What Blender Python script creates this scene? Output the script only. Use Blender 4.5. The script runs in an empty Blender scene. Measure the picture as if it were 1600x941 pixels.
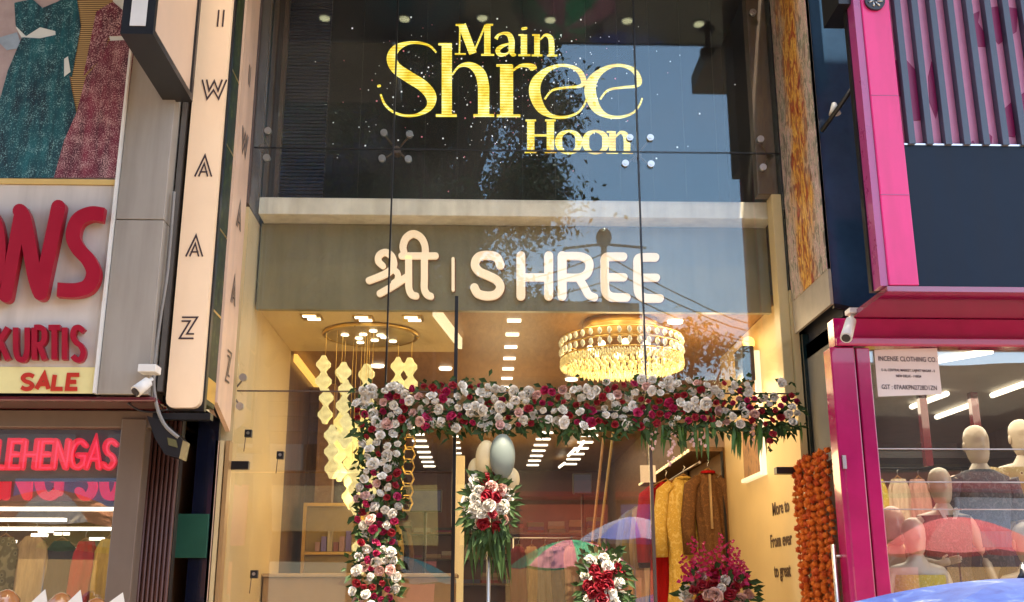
import bpy, bmesh, math, random
from math import sin, cos, tan, pi, radians as R
from mathutils import Vector, Matrix, Euler
random.seed(7)
S = bpy.context.scene
COL = S.collection

# ------------------------------------------------------------------ camera, world, sun, exposure
FPX = 1657.0; PITCH = R(15.5); YAW = R(1.66); EYE = Vector((0, -7.25, 1.6))
cam = bpy.data.objects.new('camera', bpy.data.cameras.new('camera')); COL.objects.link(cam)
cam.location = EYE; cam.rotation_euler = (pi/2 + PITCH, 0, -YAW)
cam.data.sensor_width = 36; cam.data.lens = 36*FPX/1600; cam.data.clip_end = 2000; cam.data.clip_start = 0.05
S.camera = cam
W = bpy.data.worlds.new('World'); S.world = W; W.use_nodes = True
SUN_EL, SUN_AZ = R(72), R(-22)         # azimuth: to the left (negative: right) of straight behind the camera
wn = W.node_tree.nodes; wl = W.node_tree.links
for n in list(wn): wn.remove(n)
sky = wn.new('ShaderNodeTexSky'); sky.sky_type = 'NISHITA'; sky.sun_disc = False
sky.sun_elevation = SUN_EL; sky.sun_rotation = pi + SUN_AZ; sky.dust_density = 1.2; sky.air_density = 1.0
bg = wn.new('ShaderNodeBackground'); bg.inputs['Strength'].default_value = 0.13
wo = wn.new('ShaderNodeOutputWorld')
wl.new(sky.outputs[0], bg.inputs[0]); wl.new(bg.outputs[0], wo.inputs[0])
sun = bpy.data.objects.new('sun', bpy.data.lights.new('sun', 'SUN')); COL.objects.link(sun)
sun.data.energy = 3.3; sun.data.angle = R(0.5); sun.data.color = (1, .88, .72)
sdir = Vector((-sin(SUN_AZ)*cos(SUN_EL), -cos(SUN_AZ)*cos(SUN_EL), sin(SUN_EL)))   # towards the sun
sun.rotation_euler = sdir.to_track_quat('Z', 'Y').to_euler()
S.view_settings.view_transform = 'Standard'; S.view_settings.look = 'None'
S.view_settings.gamma = 1; S.view_settings.use_white_balance = True; S.view_settings.white_balance_temperature = 7200; S.view_settings.exposure = 2.38
KE = .20                                # lamp strengths follow the exposure
S.cycles.max_bounces = 7; S.cycles.diffuse_bounces = 3; S.cycles.glossy_bounces = 3
S.cycles.transparent_max_bounces = 12; S.cycles.sample_clamp_indirect = 6
S.cycles.caustics_reflective = False; S.cycles.caustics_refractive = False

# measuring from the photograph (1600 x 941): the point at depth Y / height Z seen at a pixel
_f = Vector((sin(YAW)*cos(PITCH), cos(YAW)*cos(PITCH), sin(PITCH)))
_r = Vector((cos(YAW), -sin(YAW), 0)); _u = _r.cross(_f)
def ray(x, y): return _f + _r*((x-800)/FPX) - _u*((y-470.5)/FPX)
def P(x, y, Y):
    d = ray(x, y); return EYE + d*((Y-EYE.y)/d.y)
def PZ(x, y, Z):
    d = ray(x, y); return EYE + d*((Z-EYE.z)/d.z)
def PX(x, y, X):
    d = ray(x, y); return EYE + d*((X-EYE.x)/d.x)

# ------------------------------------------------------------------ materials
def mat(name, col, rough=.6, metal=0, var=.12, scale=6, bump=0, bscale=60, emit=None, estr=0, coat=0, spec=.5, stretch=(1,1,1), dirt=0):
    m = bpy.data.materials.new(name); m.use_nodes = True
    nt = m.node_tree; N = nt.nodes; L = nt.links; b = N['Principled BSDF']
    b.inputs['Roughness'].default_value = rough; b.inputs['Metallic'].default_value = metal
    b.inputs['Specular IOR Level'].default_value = spec; b.inputs['Coat Weight'].default_value = coat
    b.inputs['Base Color'].default_value = (*col, 1)
    if var or bump:
        tc = N.new('ShaderNodeTexCoord'); mp = N.new('ShaderNodeMapping'); mp.inputs['Scale'].default_value = stretch
        L.new(tc.outputs['Object'], mp.inputs[0])
    if var:
        nz = N.new('ShaderNodeTexNoise'); nz.inputs['Scale'].default_value = scale; nz.inputs['Detail'].default_value = 6
        nz.inputs['Roughness'].default_value = .65
        L.new(mp.outputs[0], nz.inputs[0])
        rp = N.new('ShaderNodeValToRGB'); rp.color_ramp.elements[0].position = .3; rp.color_ramp.elements[1].position = .7
        rp.color_ramp.elements[0].color = (*[c*(1-var) for c in col], 1); rp.color_ramp.elements[1].color = (*[min(1, c*(1+var)) for c in col], 1)
        L.new(nz.outputs['Fac'], rp.inputs[0]); out = rp.outputs[0]
        if dirt:
            n2 = N.new('ShaderNodeTexNoise'); n2.inputs['Scale'].default_value = 2.5; n2.inputs['Detail'].default_value = 9
            mp2 = N.new('ShaderNodeMapping'); mp2.inputs['Scale'].default_value = (4, 4, .5); L.new(tc.outputs['Object'], mp2.inputs[0]); L.new(mp2.outputs[0], n2.inputs[0])
            r2 = N.new('ShaderNodeValToRGB'); r2.color_ramp.elements[0].position = .42; r2.color_ramp.elements[1].position = .75
            r2.color_ramp.elements[0].color = (0,0,0,1); r2.color_ramp.elements[1].color = (dirt,dirt,dirt,1)
            L.new(n2.outputs['Fac'], r2.inputs[0])
            mx = N.new('ShaderNodeMix'); mx.data_type = 'RGBA'; L.new(r2.outputs[0], mx.inputs[0]); L.new(out, mx.inputs[6])
            mx.inputs[7].default_value = (col[0]*.35+.02, col[1]*.33+.015, col[2]*.3+.01, 1); out = mx.outputs[2]
        L.new(out, b.inputs['Base Color'])
        mr = N.new('ShaderNodeMapRange'); mr.inputs[3].default_value = max(.02, rough-.1*(rough > .12)); mr.inputs[4].default_value = min(1, rough+.1)
        L.new(nz.outputs['Fac'], mr.inputs[0]); L.new(mr.outputs[0], b.inputs['Roughness'])
    if bump:
        nb = N.new('ShaderNodeTexNoise'); nb.inputs['Scale'].default_value = bscale; nb.inputs['Detail'].default_value = 4
        L.new(mp.outputs[0], nb.inputs[0]); bp = N.new('ShaderNodeBump'); bp.inputs['Strength'].default_value = bump; bp.inputs['Distance'].default_value = .02
        L.new(nb.outputs['Fac'], bp.inputs['Height']); L.new(bp.outputs[0], b.inputs['Normal'])
    if emit:
        b.inputs['Emission Color'].default_value = (*emit, 1); b.inputs['Emission Strength'].default_value = estr*KE
    return m

def glass_mat(name, base=.14, tint=(.93,.96,.95), gcol=(.92,.97,1)):
    m = bpy.data.materials.new(name); m.use_nodes = True
    nt = m.node_tree; N = nt.nodes; L = nt.links; N.remove(N['Principled BSDF'])
    tr = N.new('ShaderNodeBsdfTransparent'); tr.inputs[0].default_value = (*tint, 1)
    gl = N.new('ShaderNodeBsdfGlossy'); gl.inputs['Roughness'].default_value = .004; gl.inputs[0].default_value = (*gcol, 1)
    tc = N.new('ShaderNodeTexCoord'); nz = N.new('ShaderNodeTexNoise'); nz.inputs['Scale'].default_value = .9; nz.inputs['Detail'].default_value = 1
    L.new(tc.outputs['Object'], nz.inputs[0]); bp = N.new('ShaderNodeBump'); bp.inputs['Strength'].default_value = .10; bp.inputs['Distance'].default_value = .02
    L.new(nz.outputs['Fac'], bp.inputs['Height']); L.new(bp.outputs[0], gl.inputs['Normal'])
    lw = N.new('ShaderNodeLayerWeight'); lw.inputs[0].default_value = .5
    pw = N.new('ShaderNodeMath'); pw.operation = 'POWER'; pw.inputs[1].default_value = 5; L.new(lw.outputs['Facing'], pw.inputs[0])
    ad = N.new('ShaderNodeMath'); ad.operation = 'MULTIPLY_ADD'; ad.use_clamp = True; ad.inputs[1].default_value = .9-base; ad.inputs[2].default_value = .04+base; L.new(pw.outputs[0], ad.inputs[0])
    mx = N.new('ShaderNodeMixShader'); L.new(ad.outputs[0], mx.inputs[0]); L.new(tr.outputs[0], mx.inputs[1]); L.new(gl.outputs[0], mx.inputs[2])
    df = N.new('ShaderNodeBsdfDiffuse'); df.inputs[0].default_value = (.6,.58,.52,1)       # dust film
    n2 = N.new('ShaderNodeTexNoise'); n2.inputs['Scale'].default_value = 1.7; n2.inputs['Detail'].default_value = 8; L.new(tc.outputs['Object'], n2.inputs[0])
    mr = N.new('ShaderNodeMapRange'); mr.inputs[1].default_value = .4; mr.inputs[2].default_value = .8; mr.inputs[3].default_value = .008; mr.inputs[4].default_value = .035
    L.new(n2.outputs['Fac'], mr.inputs[0])
    m2 = N.new('ShaderNodeMixShader'); L.new(mr.outputs[0], m2.inputs[0]); L.new(mx.outputs[0], m2.inputs[1]); L.new(df.outputs[0], m2.inputs[2])
    L.new(m2.outputs[0], N['Material Output'].inputs[0])
    return m

def emis(name, col, s, var=0):
    m = bpy.data.materials.new(name); m.use_nodes = True
    b = m.node_tree.nodes['Principled BSDF']; b.inputs['Base Color'].default_value = (*[min(1, c*.8) for c in col], 1)
    b.inputs['Emission Color'].default_value = (*col, 1); s *= KE; b.inputs['Emission Strength'].default_value = s
    if var:
        N = m.node_tree.nodes; L = m.node_tree.links
        tc = N.new('ShaderNodeTexCoord'); nz = N.new('ShaderNodeTexNoise'); nz.inputs['Scale'].default_value = var; nz.inputs['Detail'].default_value = 3
        L.new(tc.outputs['Object'], nz.inputs[0]); mr = N.new('ShaderNodeMapRange'); mr.inputs[1].default_value = .3; mr.inputs[2].default_value = .7
        mr.inputs[3].default_value = s*.35; mr.inputs[4].default_value = s*1.3; L.new(nz.outputs['Fac'], mr.inputs[0]); L.new(mr.outputs[0], b.inputs['Emission Strength'])
    return m

def ramp_mat(name, cols, tex='noise', scale=5, stretch=(1,1,1), rough=.6, detail=8, dist=0, bump=0, coat=0):
    m = bpy.data.materials.new(name); m.use_nodes = True
    N = m.node_tree.nodes; L = m.node_tree.links; b = N['Principled BSDF']; b.inputs['Roughness'].default_value = rough; b.inputs['Coat Weight'].default_value = coat
    tc = N.new('ShaderNodeTexCoord'); mp = N.new('ShaderNodeMapping'); mp.inputs['Scale'].default_value = stretch; L.new(tc.outputs['Object'], mp.inputs[0])
    if tex == 'waveZ': tex = 'wave'; zb_ = True
    else: zb_ = False
    if tex == 'noise':
        t = N.new('ShaderNodeTexNoise'); t.inputs['Detail'].default_value = detail; t.inputs['Roughness'].default_value = .7; t.inputs['Distortion'].default_value = dist
    elif tex == 'wave':
        t = N.new('ShaderNodeTexWave'); t.inputs['Distortion'].default_value = dist; t.inputs['Detail'].default_value = 3; t.bands_direction = 'Z' if zb_ else 'X'
    else:
        t = N.new('ShaderNodeTexVoronoi')
    t.inputs['Scale'].default_value = scale; L.new(mp.outputs[0], t.inputs[0])
    rp = N.new('ShaderNodeValToRGB'); cr = rp.color_ramp
    while len(cr.elements) < len(cols): cr.elements.new(.5)
    for e, (p, c) in zip(cr.elements, cols): e.position = p; e.color = (*c, 1)
    o = t.outputs['Distance'] if tex == 'voronoi' else t.outputs['Fac']
    L.new(o, rp.inputs[0]); L.new(rp.outputs[0], b.inputs['Base Color'])
    if bump:
        bp = N.new('ShaderNodeBump'); bp.inputs['Strength'].default_value = bump; bp.inputs['Distance'].default_value = .02; L.new(o, bp.inputs['Height']); L.new(bp.outputs[0], b.inputs['Normal'])
    return m

def sequin_mat(name, base, dark, light, fold=9, seq=90, amount=.62, rough=.5):
    """printed cloth: soft vertical folds, scattered bright sequins"""
    m = bpy.data.materials.new(name); m.use_nodes = True
    N = m.node_tree.nodes; L = m.node_tree.links; b = N['Principled BSDF']; b.inputs['Roughness'].default_value = rough
    tc = N.new('ShaderNodeTexCoord'); mp = N.new('ShaderNodeMapping'); mp.inputs['Scale'].default_value = (1, 1, .18); L.new(tc.outputs['Object'], mp.inputs[0])
    n1 = N.new('ShaderNodeTexNoise'); n1.inputs['Scale'].default_value = fold; n1.inputs['Detail'].default_value = 5; L.new(mp.outputs[0], n1.inputs[0])
    r1 = N.new('ShaderNodeValToRGB'); r1.color_ramp.elements[0].position = .35; r1.color_ramp.elements[0].color = (*dark, 1)
    r1.color_ramp.elements[1].position = .66; r1.color_ramp.elements[1].color = (*base, 1); L.new(n1.outputs['Fac'], r1.inputs[0])
    n2 = N.new('ShaderNodeTexNoise'); n2.inputs['Scale'].default_value = seq; n2.inputs['Detail'].default_value = 2; L.new(tc.outputs['Object'], n2.inputs[0])
    n3 = N.new('ShaderNodeTexNoise'); n3.inputs['Scale'].default_value = 14; n3.inputs['Detail'].default_value = 4; L.new(tc.outputs['Object'], n3.inputs[0])
    ad = N.new('ShaderNodeMath'); ad.operation = 'ADD'; L.new(n2.outputs['Fac'], ad.inputs[0])
    m3 = N.new('ShaderNodeMath'); m3.operation = 'MULTIPLY_ADD'; m3.inputs[1].default_value = .45; m3.inputs[2].default_value = .275; L.new(n3.outputs['Fac'], m3.inputs[0]); L.new(m3.outputs[0], ad.inputs[1])
    mr = N.new('ShaderNodeMapRange'); mr.inputs[1].default_value = amount*2-.08; mr.inputs[2].default_value = amount*2+.1; L.new(ad.outputs[0], mr.inputs[0])
    mx = N.new('ShaderNodeMix'); mx.data_type = 'RGBA'; L.new(mr.outputs[0], mx.inputs[0]); L.new(r1.outputs[0], mx.inputs[6]); mx.inputs[7].default_value = (*light, 1)
    L.new(mx.outputs[2], b.inputs['Base Color'])
    return m

M = {}
M['glass'] = glass_mat('shop glass', .012, (.985,.995,.99), (.70,.93,1))
M['glass_low'] = glass_mat('entrance glass', .05, (.985,.995,.99), (.9,.95,.95))
M['glass2'] = glass_mat('window glass', .07, (.985,.995,.99))
M['cream'] = mat('cream wall paint', (.72,.56,.30), .45, var=.06, scale=2, bump=.03)
M['cream_bright'] = mat('cream sign face', (.86,.66,.46), .4, var=.05, scale=2, emit=(1,.66,.42), estr=.14)
M['pinkcream'] = mat('pink cream panel', (.86,.60,.44), .4, var=.10, scale=3, dirt=.25)
M['beam'] = mat('beam plaster', (.84,.80,.66), .6, var=.10, dirt=.35)
M['olive'] = mat('olive sign panel', (.26,.23,.135), .35, var=.12, scale=2, dirt=.35)
M['letter'] = mat('cream sign letters', (.88,.74,.55), .35, var=.03, emit=(1,.74,.48), estr=.55)
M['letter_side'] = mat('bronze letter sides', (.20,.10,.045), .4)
M['black'] = mat('black metal', (.012,.012,.014), .35, var=.2)
M['blackgloss'] = mat('black gloss panel', (.008,.01,.014), .06, var=.1, coat=1)
M['navygloss'] = mat('navy gloss panel', (.03,.075,.15), .15, var=.35, scale=1.6, coat=1, bump=.03, bscale=2.5)
M['dark'] = mat('dark room', (.012,.014,.024), .7)
M['brown'] = mat('brown metal post', (.10,.065,.05), .45, var=.12)
M['wood'] = ramp_mat('brown ceiling wood', [(.3,(.24,.115,.035)),(.55,(.33,.17,.055)),(.8,(.42,.23,.08))], 'noise', 3, (6,1,6), .45, dist=.6)
M['wooddark'] = ramp_mat('dark wall wood', [(.3,(.09,.045,.018)),(.6,(.17,.085,.034)),(.85,(.25,.135,.06))], 'noise', 3, (5,5,.6), .4, dist=.6)
M['steel'] = mat('brushed steel', (.55,.54,.52), .3, 1, var=.08)
M['goldmetal'] = mat('gold metal', (.75,.5,.15), .3, 1, var=.1)
M['white'] = mat('white plastic', (.75,.75,.72), .35, var=.05)
M['paper'] = mat('white paper', (.78,.70,.66), .7, var=.04)
M['ink'] = mat('dark ink', (.05,.03,.035), .7, var=0)
M['floor'] = mat('floor stone', (.32,.25,.18), .2, var=.12, coat=.3)
M['asphalt'] = mat('street paving', (.27,.21,.15), .85, var=.3, scale=9, bump=.3, bscale=80)
M['taupe'] = mat('taupe metal', (.175,.13,.10), .4, var=.06, dirt=.15)
M['acp'] = mat('grey cladding panel', (.36,.33,.29), .35, var=.07, scale=1.2, dirt=.4)
M['board'] = mat('sign board', (.62,.58,.53), .45, var=.06, scale=1.5, dirt=.35)
M['yellowstrip'] = mat('yellow strip', (.70,.63,.30), .5, var=.06, emit=(1,.85,.3), estr=.06)
M['goldstrip'] = mat('gold strip', (.66,.47,.17), .35, var=.08)
M['redletter'] = mat('red acrylic', (.34,.004,.022), .35, var=.08, coat=.05, bump=.02, bscale=30)
M['redflat'] = mat('red vinyl', (.50,.03,.015), .4, var=.05)
M['neon'] = emis('red neon', (1,.005,.045), .5)
M['neoncore'] = emis('pink neon core', (1,.04,.12), .85)
M['maroon'] = mat('maroon gloss', (.12,.012,.02), .12, var=.3, coat=1, scale=3)
M['pink'] = mat('hot pink paint', (.80,.04,.225), .35, var=.08, scale=2, dirt=.25)
M['crimson'] = mat('crimson gloss', (.42,.003,.10), .2, var=.22, coat=.6, scale=2, bump=.02, bscale=2)
M['magenta'] = mat('magenta recess', (.40,.05,.20), .3, var=.1, coat=.5)
M['greyblue'] = mat('grey slat', (.055,.075,.11), .35, var=.1)
M['slate'] = mat('slate panel', (.014,.026,.046), .45, var=.1, scale=1.5, dirt=.2, spec=.12)
M['flute'] = mat('fluted brown', (.085,.03,.02), .4, var=.15)
M['green'] = mat('green board', (.008,.075,.045), .5)
M['mann'] = mat('mannequin skin', (.62,.50,.37), .3, var=.04, coat=.3)
M['mannpink'] = mat('mannequin rose', (.66,.42,.33), .3, var=.04, coat=.3)
M['warm'] = emis('warm lamp', (1,.80,.48), 5)
M['white_lamp'] = emis('white lamp', (1,.9,.72), 3.6)
M['hex'] = emis('hex lantern', (1,.90,.42), .62, var=34)
M['crystal'] = mat('crystal', (.85,.7,.35), .08, var=.3, scale=40, spec=1, emit=(1,.70,.22), estr=.35)
M['crystal2'] = mat('pale crystal', (.9,.85,.6), .06, var=.3, scale=40, spec=1, emit=(1,.8,.42), estr=.25)
M['leaf'] = mat('garland leaf', (.03,.065,.016), .6, var=.5, scale=14, spec=.25)
M['leafb'] = mat('gladiolus blade', (.06,.16,.03), .45, var=.4, scale=10)
M['rose_white'] = mat('white rose', (.90,.87,.79), .6, var=.1, scale=30)
M['rose_red'] = mat('red rose', (.38,.012,.03), .55, var=.25, scale=30)
M['rose_magenta'] = mat('magenta rose', (.50,.015,.11), .55, var=.25, scale=30)
M['rose_blush'] = mat('blush rose', (.78,.50,.44), .6, var=.12, scale=30)
M['marigold'] = mat('marigold orange', (.85,.17,.008), .7, var=.3, scale=40, bump=.6, bscale=120)
M['marigold2'] = mat('marigold deep', (.66,.09,.006), .7, var=.3, scale=40, bump=.6, bscale=120)
M['balloon_grey'] = mat('grey balloon', (.17,.21,.19), .6, var=.06)
M['balloon_cream'] = mat('cream balloon', (.70,.58,.33), .45, var=.06)
M['tan'] = mat('tan laminate', (.42,.25,.11), .4, var=.08)
M['ochre'] = mat('ochre cabinet', (.36,.24,.07), .4, var=.1)
M['skyleaf'] = mat('street tree leaf', (.045,.085,.02), .5, var=.5, scale=3)
M['bark'] = mat('bark', (.09,.06,.04), .85, var=.3, scale=8, stretch=(1,1,.2), bump=.5, bscale=12)
M['concrete'] = mat('old concrete', (.20,.18,.16), .8, var=.2, scale=2, dirt=.4)
M['navywall'] = mat('dark blue cladding', (.03,.04,.075), .4, var=.15)
def cloth(name, col, v=.3): return mat(name, col, .85, var=v, scale=11, stretch=(2,2,.35), bump=.6, bscale=14, spec=.2)
def printed(name, base, light, dark, scale=26):
    return ramp_mat(name, [(.12,dark),(.22,light),(.34,base),(.62,base),(.72,light)], 'voronoi', scale, (1,1,.8), .85, bump=.15)

# ------------------------------------------------------------------ mesh builders
class MB:
    def __init__(s): s.v = []; s.f = []; s.sm = []
    def add(s, vs, fs, smooth=False):
        o = len(s.v); s.v += [Vector(v) for v in vs]; s.f += [tuple(i+o for i in f) for f in fs]; s.sm += [smooth]*len(fs); return s
    def box(s, x0, x1, y0, y1, z0, z1):
        x0, x1 = sorted((x0, x1)); y0, y1 = sorted((y0, y1)); z0, z1 = sorted((z0, z1))
        return s.add([(x0,y0,z0),(x1,y0,z0),(x1,y1,z0),(x0,y1,z0),(x0,y0,z1),(x1,y0,z1),(x1,y1,z1),(x0,y1,z1)],
                     [(0,3,2,1),(4,5,6,7),(0,1,5,4),(1,2,6,5),(2,3,7,6),(3,0,4,7)])
    def prism(s, poly, Y0, Y1):
        """poly: list of (x, z) points, front at Y0 (nearer), back at Y1"""
        n = len(poly); a = sum(poly[i][0]*poly[(i+1)%n][1]-poly[(i+1)%n][0]*poly[i][1] for i in range(n))
        if a < 0: poly = poly[::-1]
        vs = [(x,Y0,z) for x, z in poly]+[(x,Y1,z) for x, z in poly]
        fs = [tuple(range(n)), tuple(range(2*n-1, n-1, -1))]+[((i+1)%n, i, i+n, (i+1)%n+n) for i in range(n)]
        return s.add(vs, fs)
    def quadprism(s, pts, off):
        """four points of a planar quad, thickened by the vector off"""
        pts = [Vector(p) for p in pts]; off = Vector(off)
        return s.add(pts+[p+off for p in pts], [(0,1,2,3),(7,6,5,4),(1,0,4,5),(2,1,5,6),(3,2,6,7),(0,3,7,4)])
    def tube(s, path, r, n=8, cap=True):
        path = [Vector(p) for p in path]; rs = r if isinstance(r, (list, tuple)) else [r]*len(path)
        base = len(s.v); up = None
        for i, p in enumerate(path):
            t = (path[min(i+1, len(path)-1)]-path[max(i-1, 0)]).normalized()
            if up is None: up = t.orthogonal().normalized()
            up = (up-t*up.dot(t)); up = up.normalized() if up.length > 1e-6 else t.orthogonal().normalized()
            b = t.cross(up)
            for k in range(n):
                a = 2*pi*k/n; s.v.append(p+(up*cos(a)+b*sin(a))*rs[i])
        for i in range(len(path)-1):
            for k in range(n):
                a = base+i*n+k; c = base+i*n+(k+1)%n; s.f.append((a, c, c+n, a+n)); s.sm.append(True)
        if cap:
            s.f.append(tuple(base+k for k in reversed(range(n)))); s.f.append(tuple(base+(len(path)-1)*n+k for k in range(n))); s.sm += [False]*2
        return s
    def loft(s, rings, n=16, cap=True, fold=0, nf=0, ph=0):
        """rings: (cx, cy, cz, rx, ry): stacked horizontal ellipses"""
        base = len(s.v)
        for cx, cy, cz, rx, ry in rings:
            for k in range(n):
                a = 2*pi*k/n; q = 1+fold*sin(nf*a+ph+cz*3) if fold else 1
                s.v.append(Vector((cx+rx*cos(a)*q, cy+ry*sin(a)*q, cz)))
        for i in range(len(rings)-1):
            for k in range(n):
                a = base+i*n+k; c = base+i*n+(k+1)%n; s.f.append((a, c, c+n, a+n)); s.sm.append(True)
        if cap:
            s.f.append(tuple(base+k for k in reversed(range(n)))); s.f.append(tuple(base+(len(rings)-1)*n+k for k in range(n))); s.sm += [True]*2
        return s
    def sphere(s, c, rx, ry=None, rz=None, n=12, m=8):
        ry = ry or rx; rz = rz or rx; c = Vector(c)
        return s.loft([(c.x, c.y, c.z-rz*cos(pi*(i+.02)/(m+.04)), rx*sin(pi*(i+.02)/(m+.04)), ry*sin(pi*(i+.02)/(m+.04))) for i in range(m+1)], n)
    def cyl(s, c, r, y0, y1, n=14):
        return s.tube([(c[0], y0, c[1]), (c[0], y1, c[1])], r, n)
    def build(s, name, m, parent=None, bevel=0, kind=None):
        off = wloc(parent)
        me = bpy.data.meshes.new(name); me.from_pydata([v-off for v in s.v], [], s.f); me.materials.append(m)
        me.polygons.foreach_set('use_smooth', s.sm); me.update()
        o = bpy.data.objects.new(name, me); COL.objects.link(o); o.parent = parent
        if bevel:
            b = o.modifiers.new('bevel', 'BEVEL'); b.width = bevel; b.segments = 2; b.limit_method = 'ANGLE'; b.angle_limit = R(40)
        if kind: o['kind'] = kind
        return o

def wloc(o):
    v = Vector((0,0,0))
    while o is not None: v += o.location; o = o.parent
    return v
def thing(name, label, cat, loc=(0,0,0), group=None):
    o = bpy.data.objects.new(name, None); COL.objects.link(o); o.location = loc; o.empty_display_size = .1
    o['label'] = label; o['category'] = cat
    if group: o['group'] = group
    return o
def tag(o, label, cat, group=None):
    o['label'] = label; o['category'] = cat
    if group: o['group'] = group
    return o
def struct(o): o['kind'] = 'structure'; return o
def inst(me, name, parent, loc, rot=(0,0,0), sc=1):
    o = bpy.data.objects.new(name, me); COL.objects.link(o); o.parent = parent
    o.location = Vector(loc)-wloc(parent); o.rotation_euler = rot
    o.scale = (sc,)*3 if not isinstance(sc, (tuple, list)) else sc
    return o
def mesh_of(mb, name, m):
    me = bpy.data.meshes.new(name); me.from_pydata(mb.v, [], mb.f)
    for x in (m if isinstance(m, (list, tuple)) else [m]): me.materials.append(x)
    me.polygons.foreach_set('use_smooth', mb.sm); me.update(); return me
def copy_tree(o, parent=None):
    c = o.copy(); COL.objects.link(c); c.parent = parent
    for ch in list(o.children): copy_tree(ch, c)
    return c

# lettering by strokes: ('L'|'C', [(x, y, width)...]) in photo pixels, laid on the plane Y
def smooth_path(pts, k=7):
    out = []
    for i in range(len(pts)-1):
        p0, p1, p2, p3 = pts[max(i-1,0)], pts[i], pts[i+1], pts[min(i+2,len(pts)-1)]
        for j in range(k):
            t = j/k
            out.append(tuple(.5*(2*b+(c-a)*t+(2*a-5*b+4*c-d)*t*t+(3*b-a-3*c+d)*t**3) for a, b, c, d in zip(p0, p1, p2, p3)))
    out.append(pts[-1]); return out
def stroke_poly(kind, pts, roundcap=True):
    if kind == 'C': pts = smooth_path(pts)
    l, r = [], []
    n = len(pts)
    for i, (x, y, w) in enumerate(pts):
        a = pts[max(i-1,0)]; b = pts[min(i+1,n-1)]
        if 0 < i < n-1 and kind == 'L':
            d1 = Vector((x-a[0], y-a[1])).normalized(); d2 = Vector((b[0]-x, b[1]-y)).normalized()
            t = d1+d2; t = t.normalized() if t.length > .2 else d1
            k = 1/max(.35, abs(t.dot(d1)))
        else:
            t = Vector((b[0]-a[0], b[1]-a[1])); t = t.normalized() if t.length else Vector((1,0)); k = 1
        nx, ny = -t.y*w/2*k, t.x*w/2*k
        l.append((x+nx, y+ny)); r.append((x-nx, y-ny))
    return pts, l, r
def stroke_mesh(mb, kind, pts, Y, depth, roundcap=True, lift=0):
    pts, l, r = stroke_poly(kind, pts)
    n = len(l)
    q = lambda p, yy: Vector((P(p[0], p[1], Y).x, yy, P(p[0], p[1], Y).z))
    yf = Y-depth-lift
    vs = [q(p, yf) for p in l]+[q(p, yf) for p in r]+[q(p, Y) for p in l]+[q(p, Y) for p in r]
    fs = []
    for i in range(n-1):
        fs += [(i, i+1, n+i+1, n+i), (2*n+i, 2*n+i+1, i+1, i), (n+i, n+i+1, 3*n+i+1, 3*n+i)]
    fs += [(0, n, 3*n, 2*n), (n-1, 2*n-1+n*0+0, 4*n-1, 3*n-1)]
    mb.add(vs, fs)
    if roundcap:
        for e, e2 in ((0, 1), (n-1, n-2)):
            x, y, w = pts[e]; dx, dy = x-pts[e2][0], y-pts[e2][1]; a0 = math.atan2(dy, dx)
            arc = [(x+w/2*cos(a0-pi/2+pi*j/8), y+w/2*sin(a0-pi/2+pi*j/8)) for j in range(9)]
            m = len(arc); vs = [q(p, yf-.0004) for p in arc]+[q(p, Y) for p in arc]
            mb.add(vs, [tuple(range(m))]+[(j, j+1, m+j+1, m+j) for j in range(m-1)])
def letter(strokes, Y, depth, m, parent, name='letter', roundcap=True):
    mb = MB()
    for i, (k, pts) in enumerate(strokes): stroke_mesh(mb, k, pts, Y, depth, roundcap, .0012*(i % 3))
    o = mb.build(name, m, parent); return o
def outline_text(parent, name, text, size, org, xdir, ydir, ndir, m, depth=.001, align='CENTER', offset=0):
    cu = bpy.data.curves.new('t', 'FONT'); cu.body = text; cu.size = size; cu.align_x = align; cu.extrude = depth/2; cu.offset = offset; cu.resolution_u = 3
    ob = bpy.data.objects.new('t', cu); COL.objects.link(ob)
    dg = bpy.context.evaluated_depsgraph_get(); dg.update()
    me = bpy.data.meshes.new_from_object(ob.evaluated_get(dg)); bpy.data.objects.remove(ob)
    off = wloc(parent); org = Vector(org); X, Yd, Nd = Vector(xdir), Vector(ydir), Vector(ndir)
    for v in me.vertices: v.co = org+X*v.co.x+Yd*v.co.y+Nd*v.co.z-off
    me.name = name; me.materials.clear(); me.materials.append(m)
    o = bpy.data.objects.new(name, me); COL.objects.link(o); o.parent = parent; return o

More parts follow.
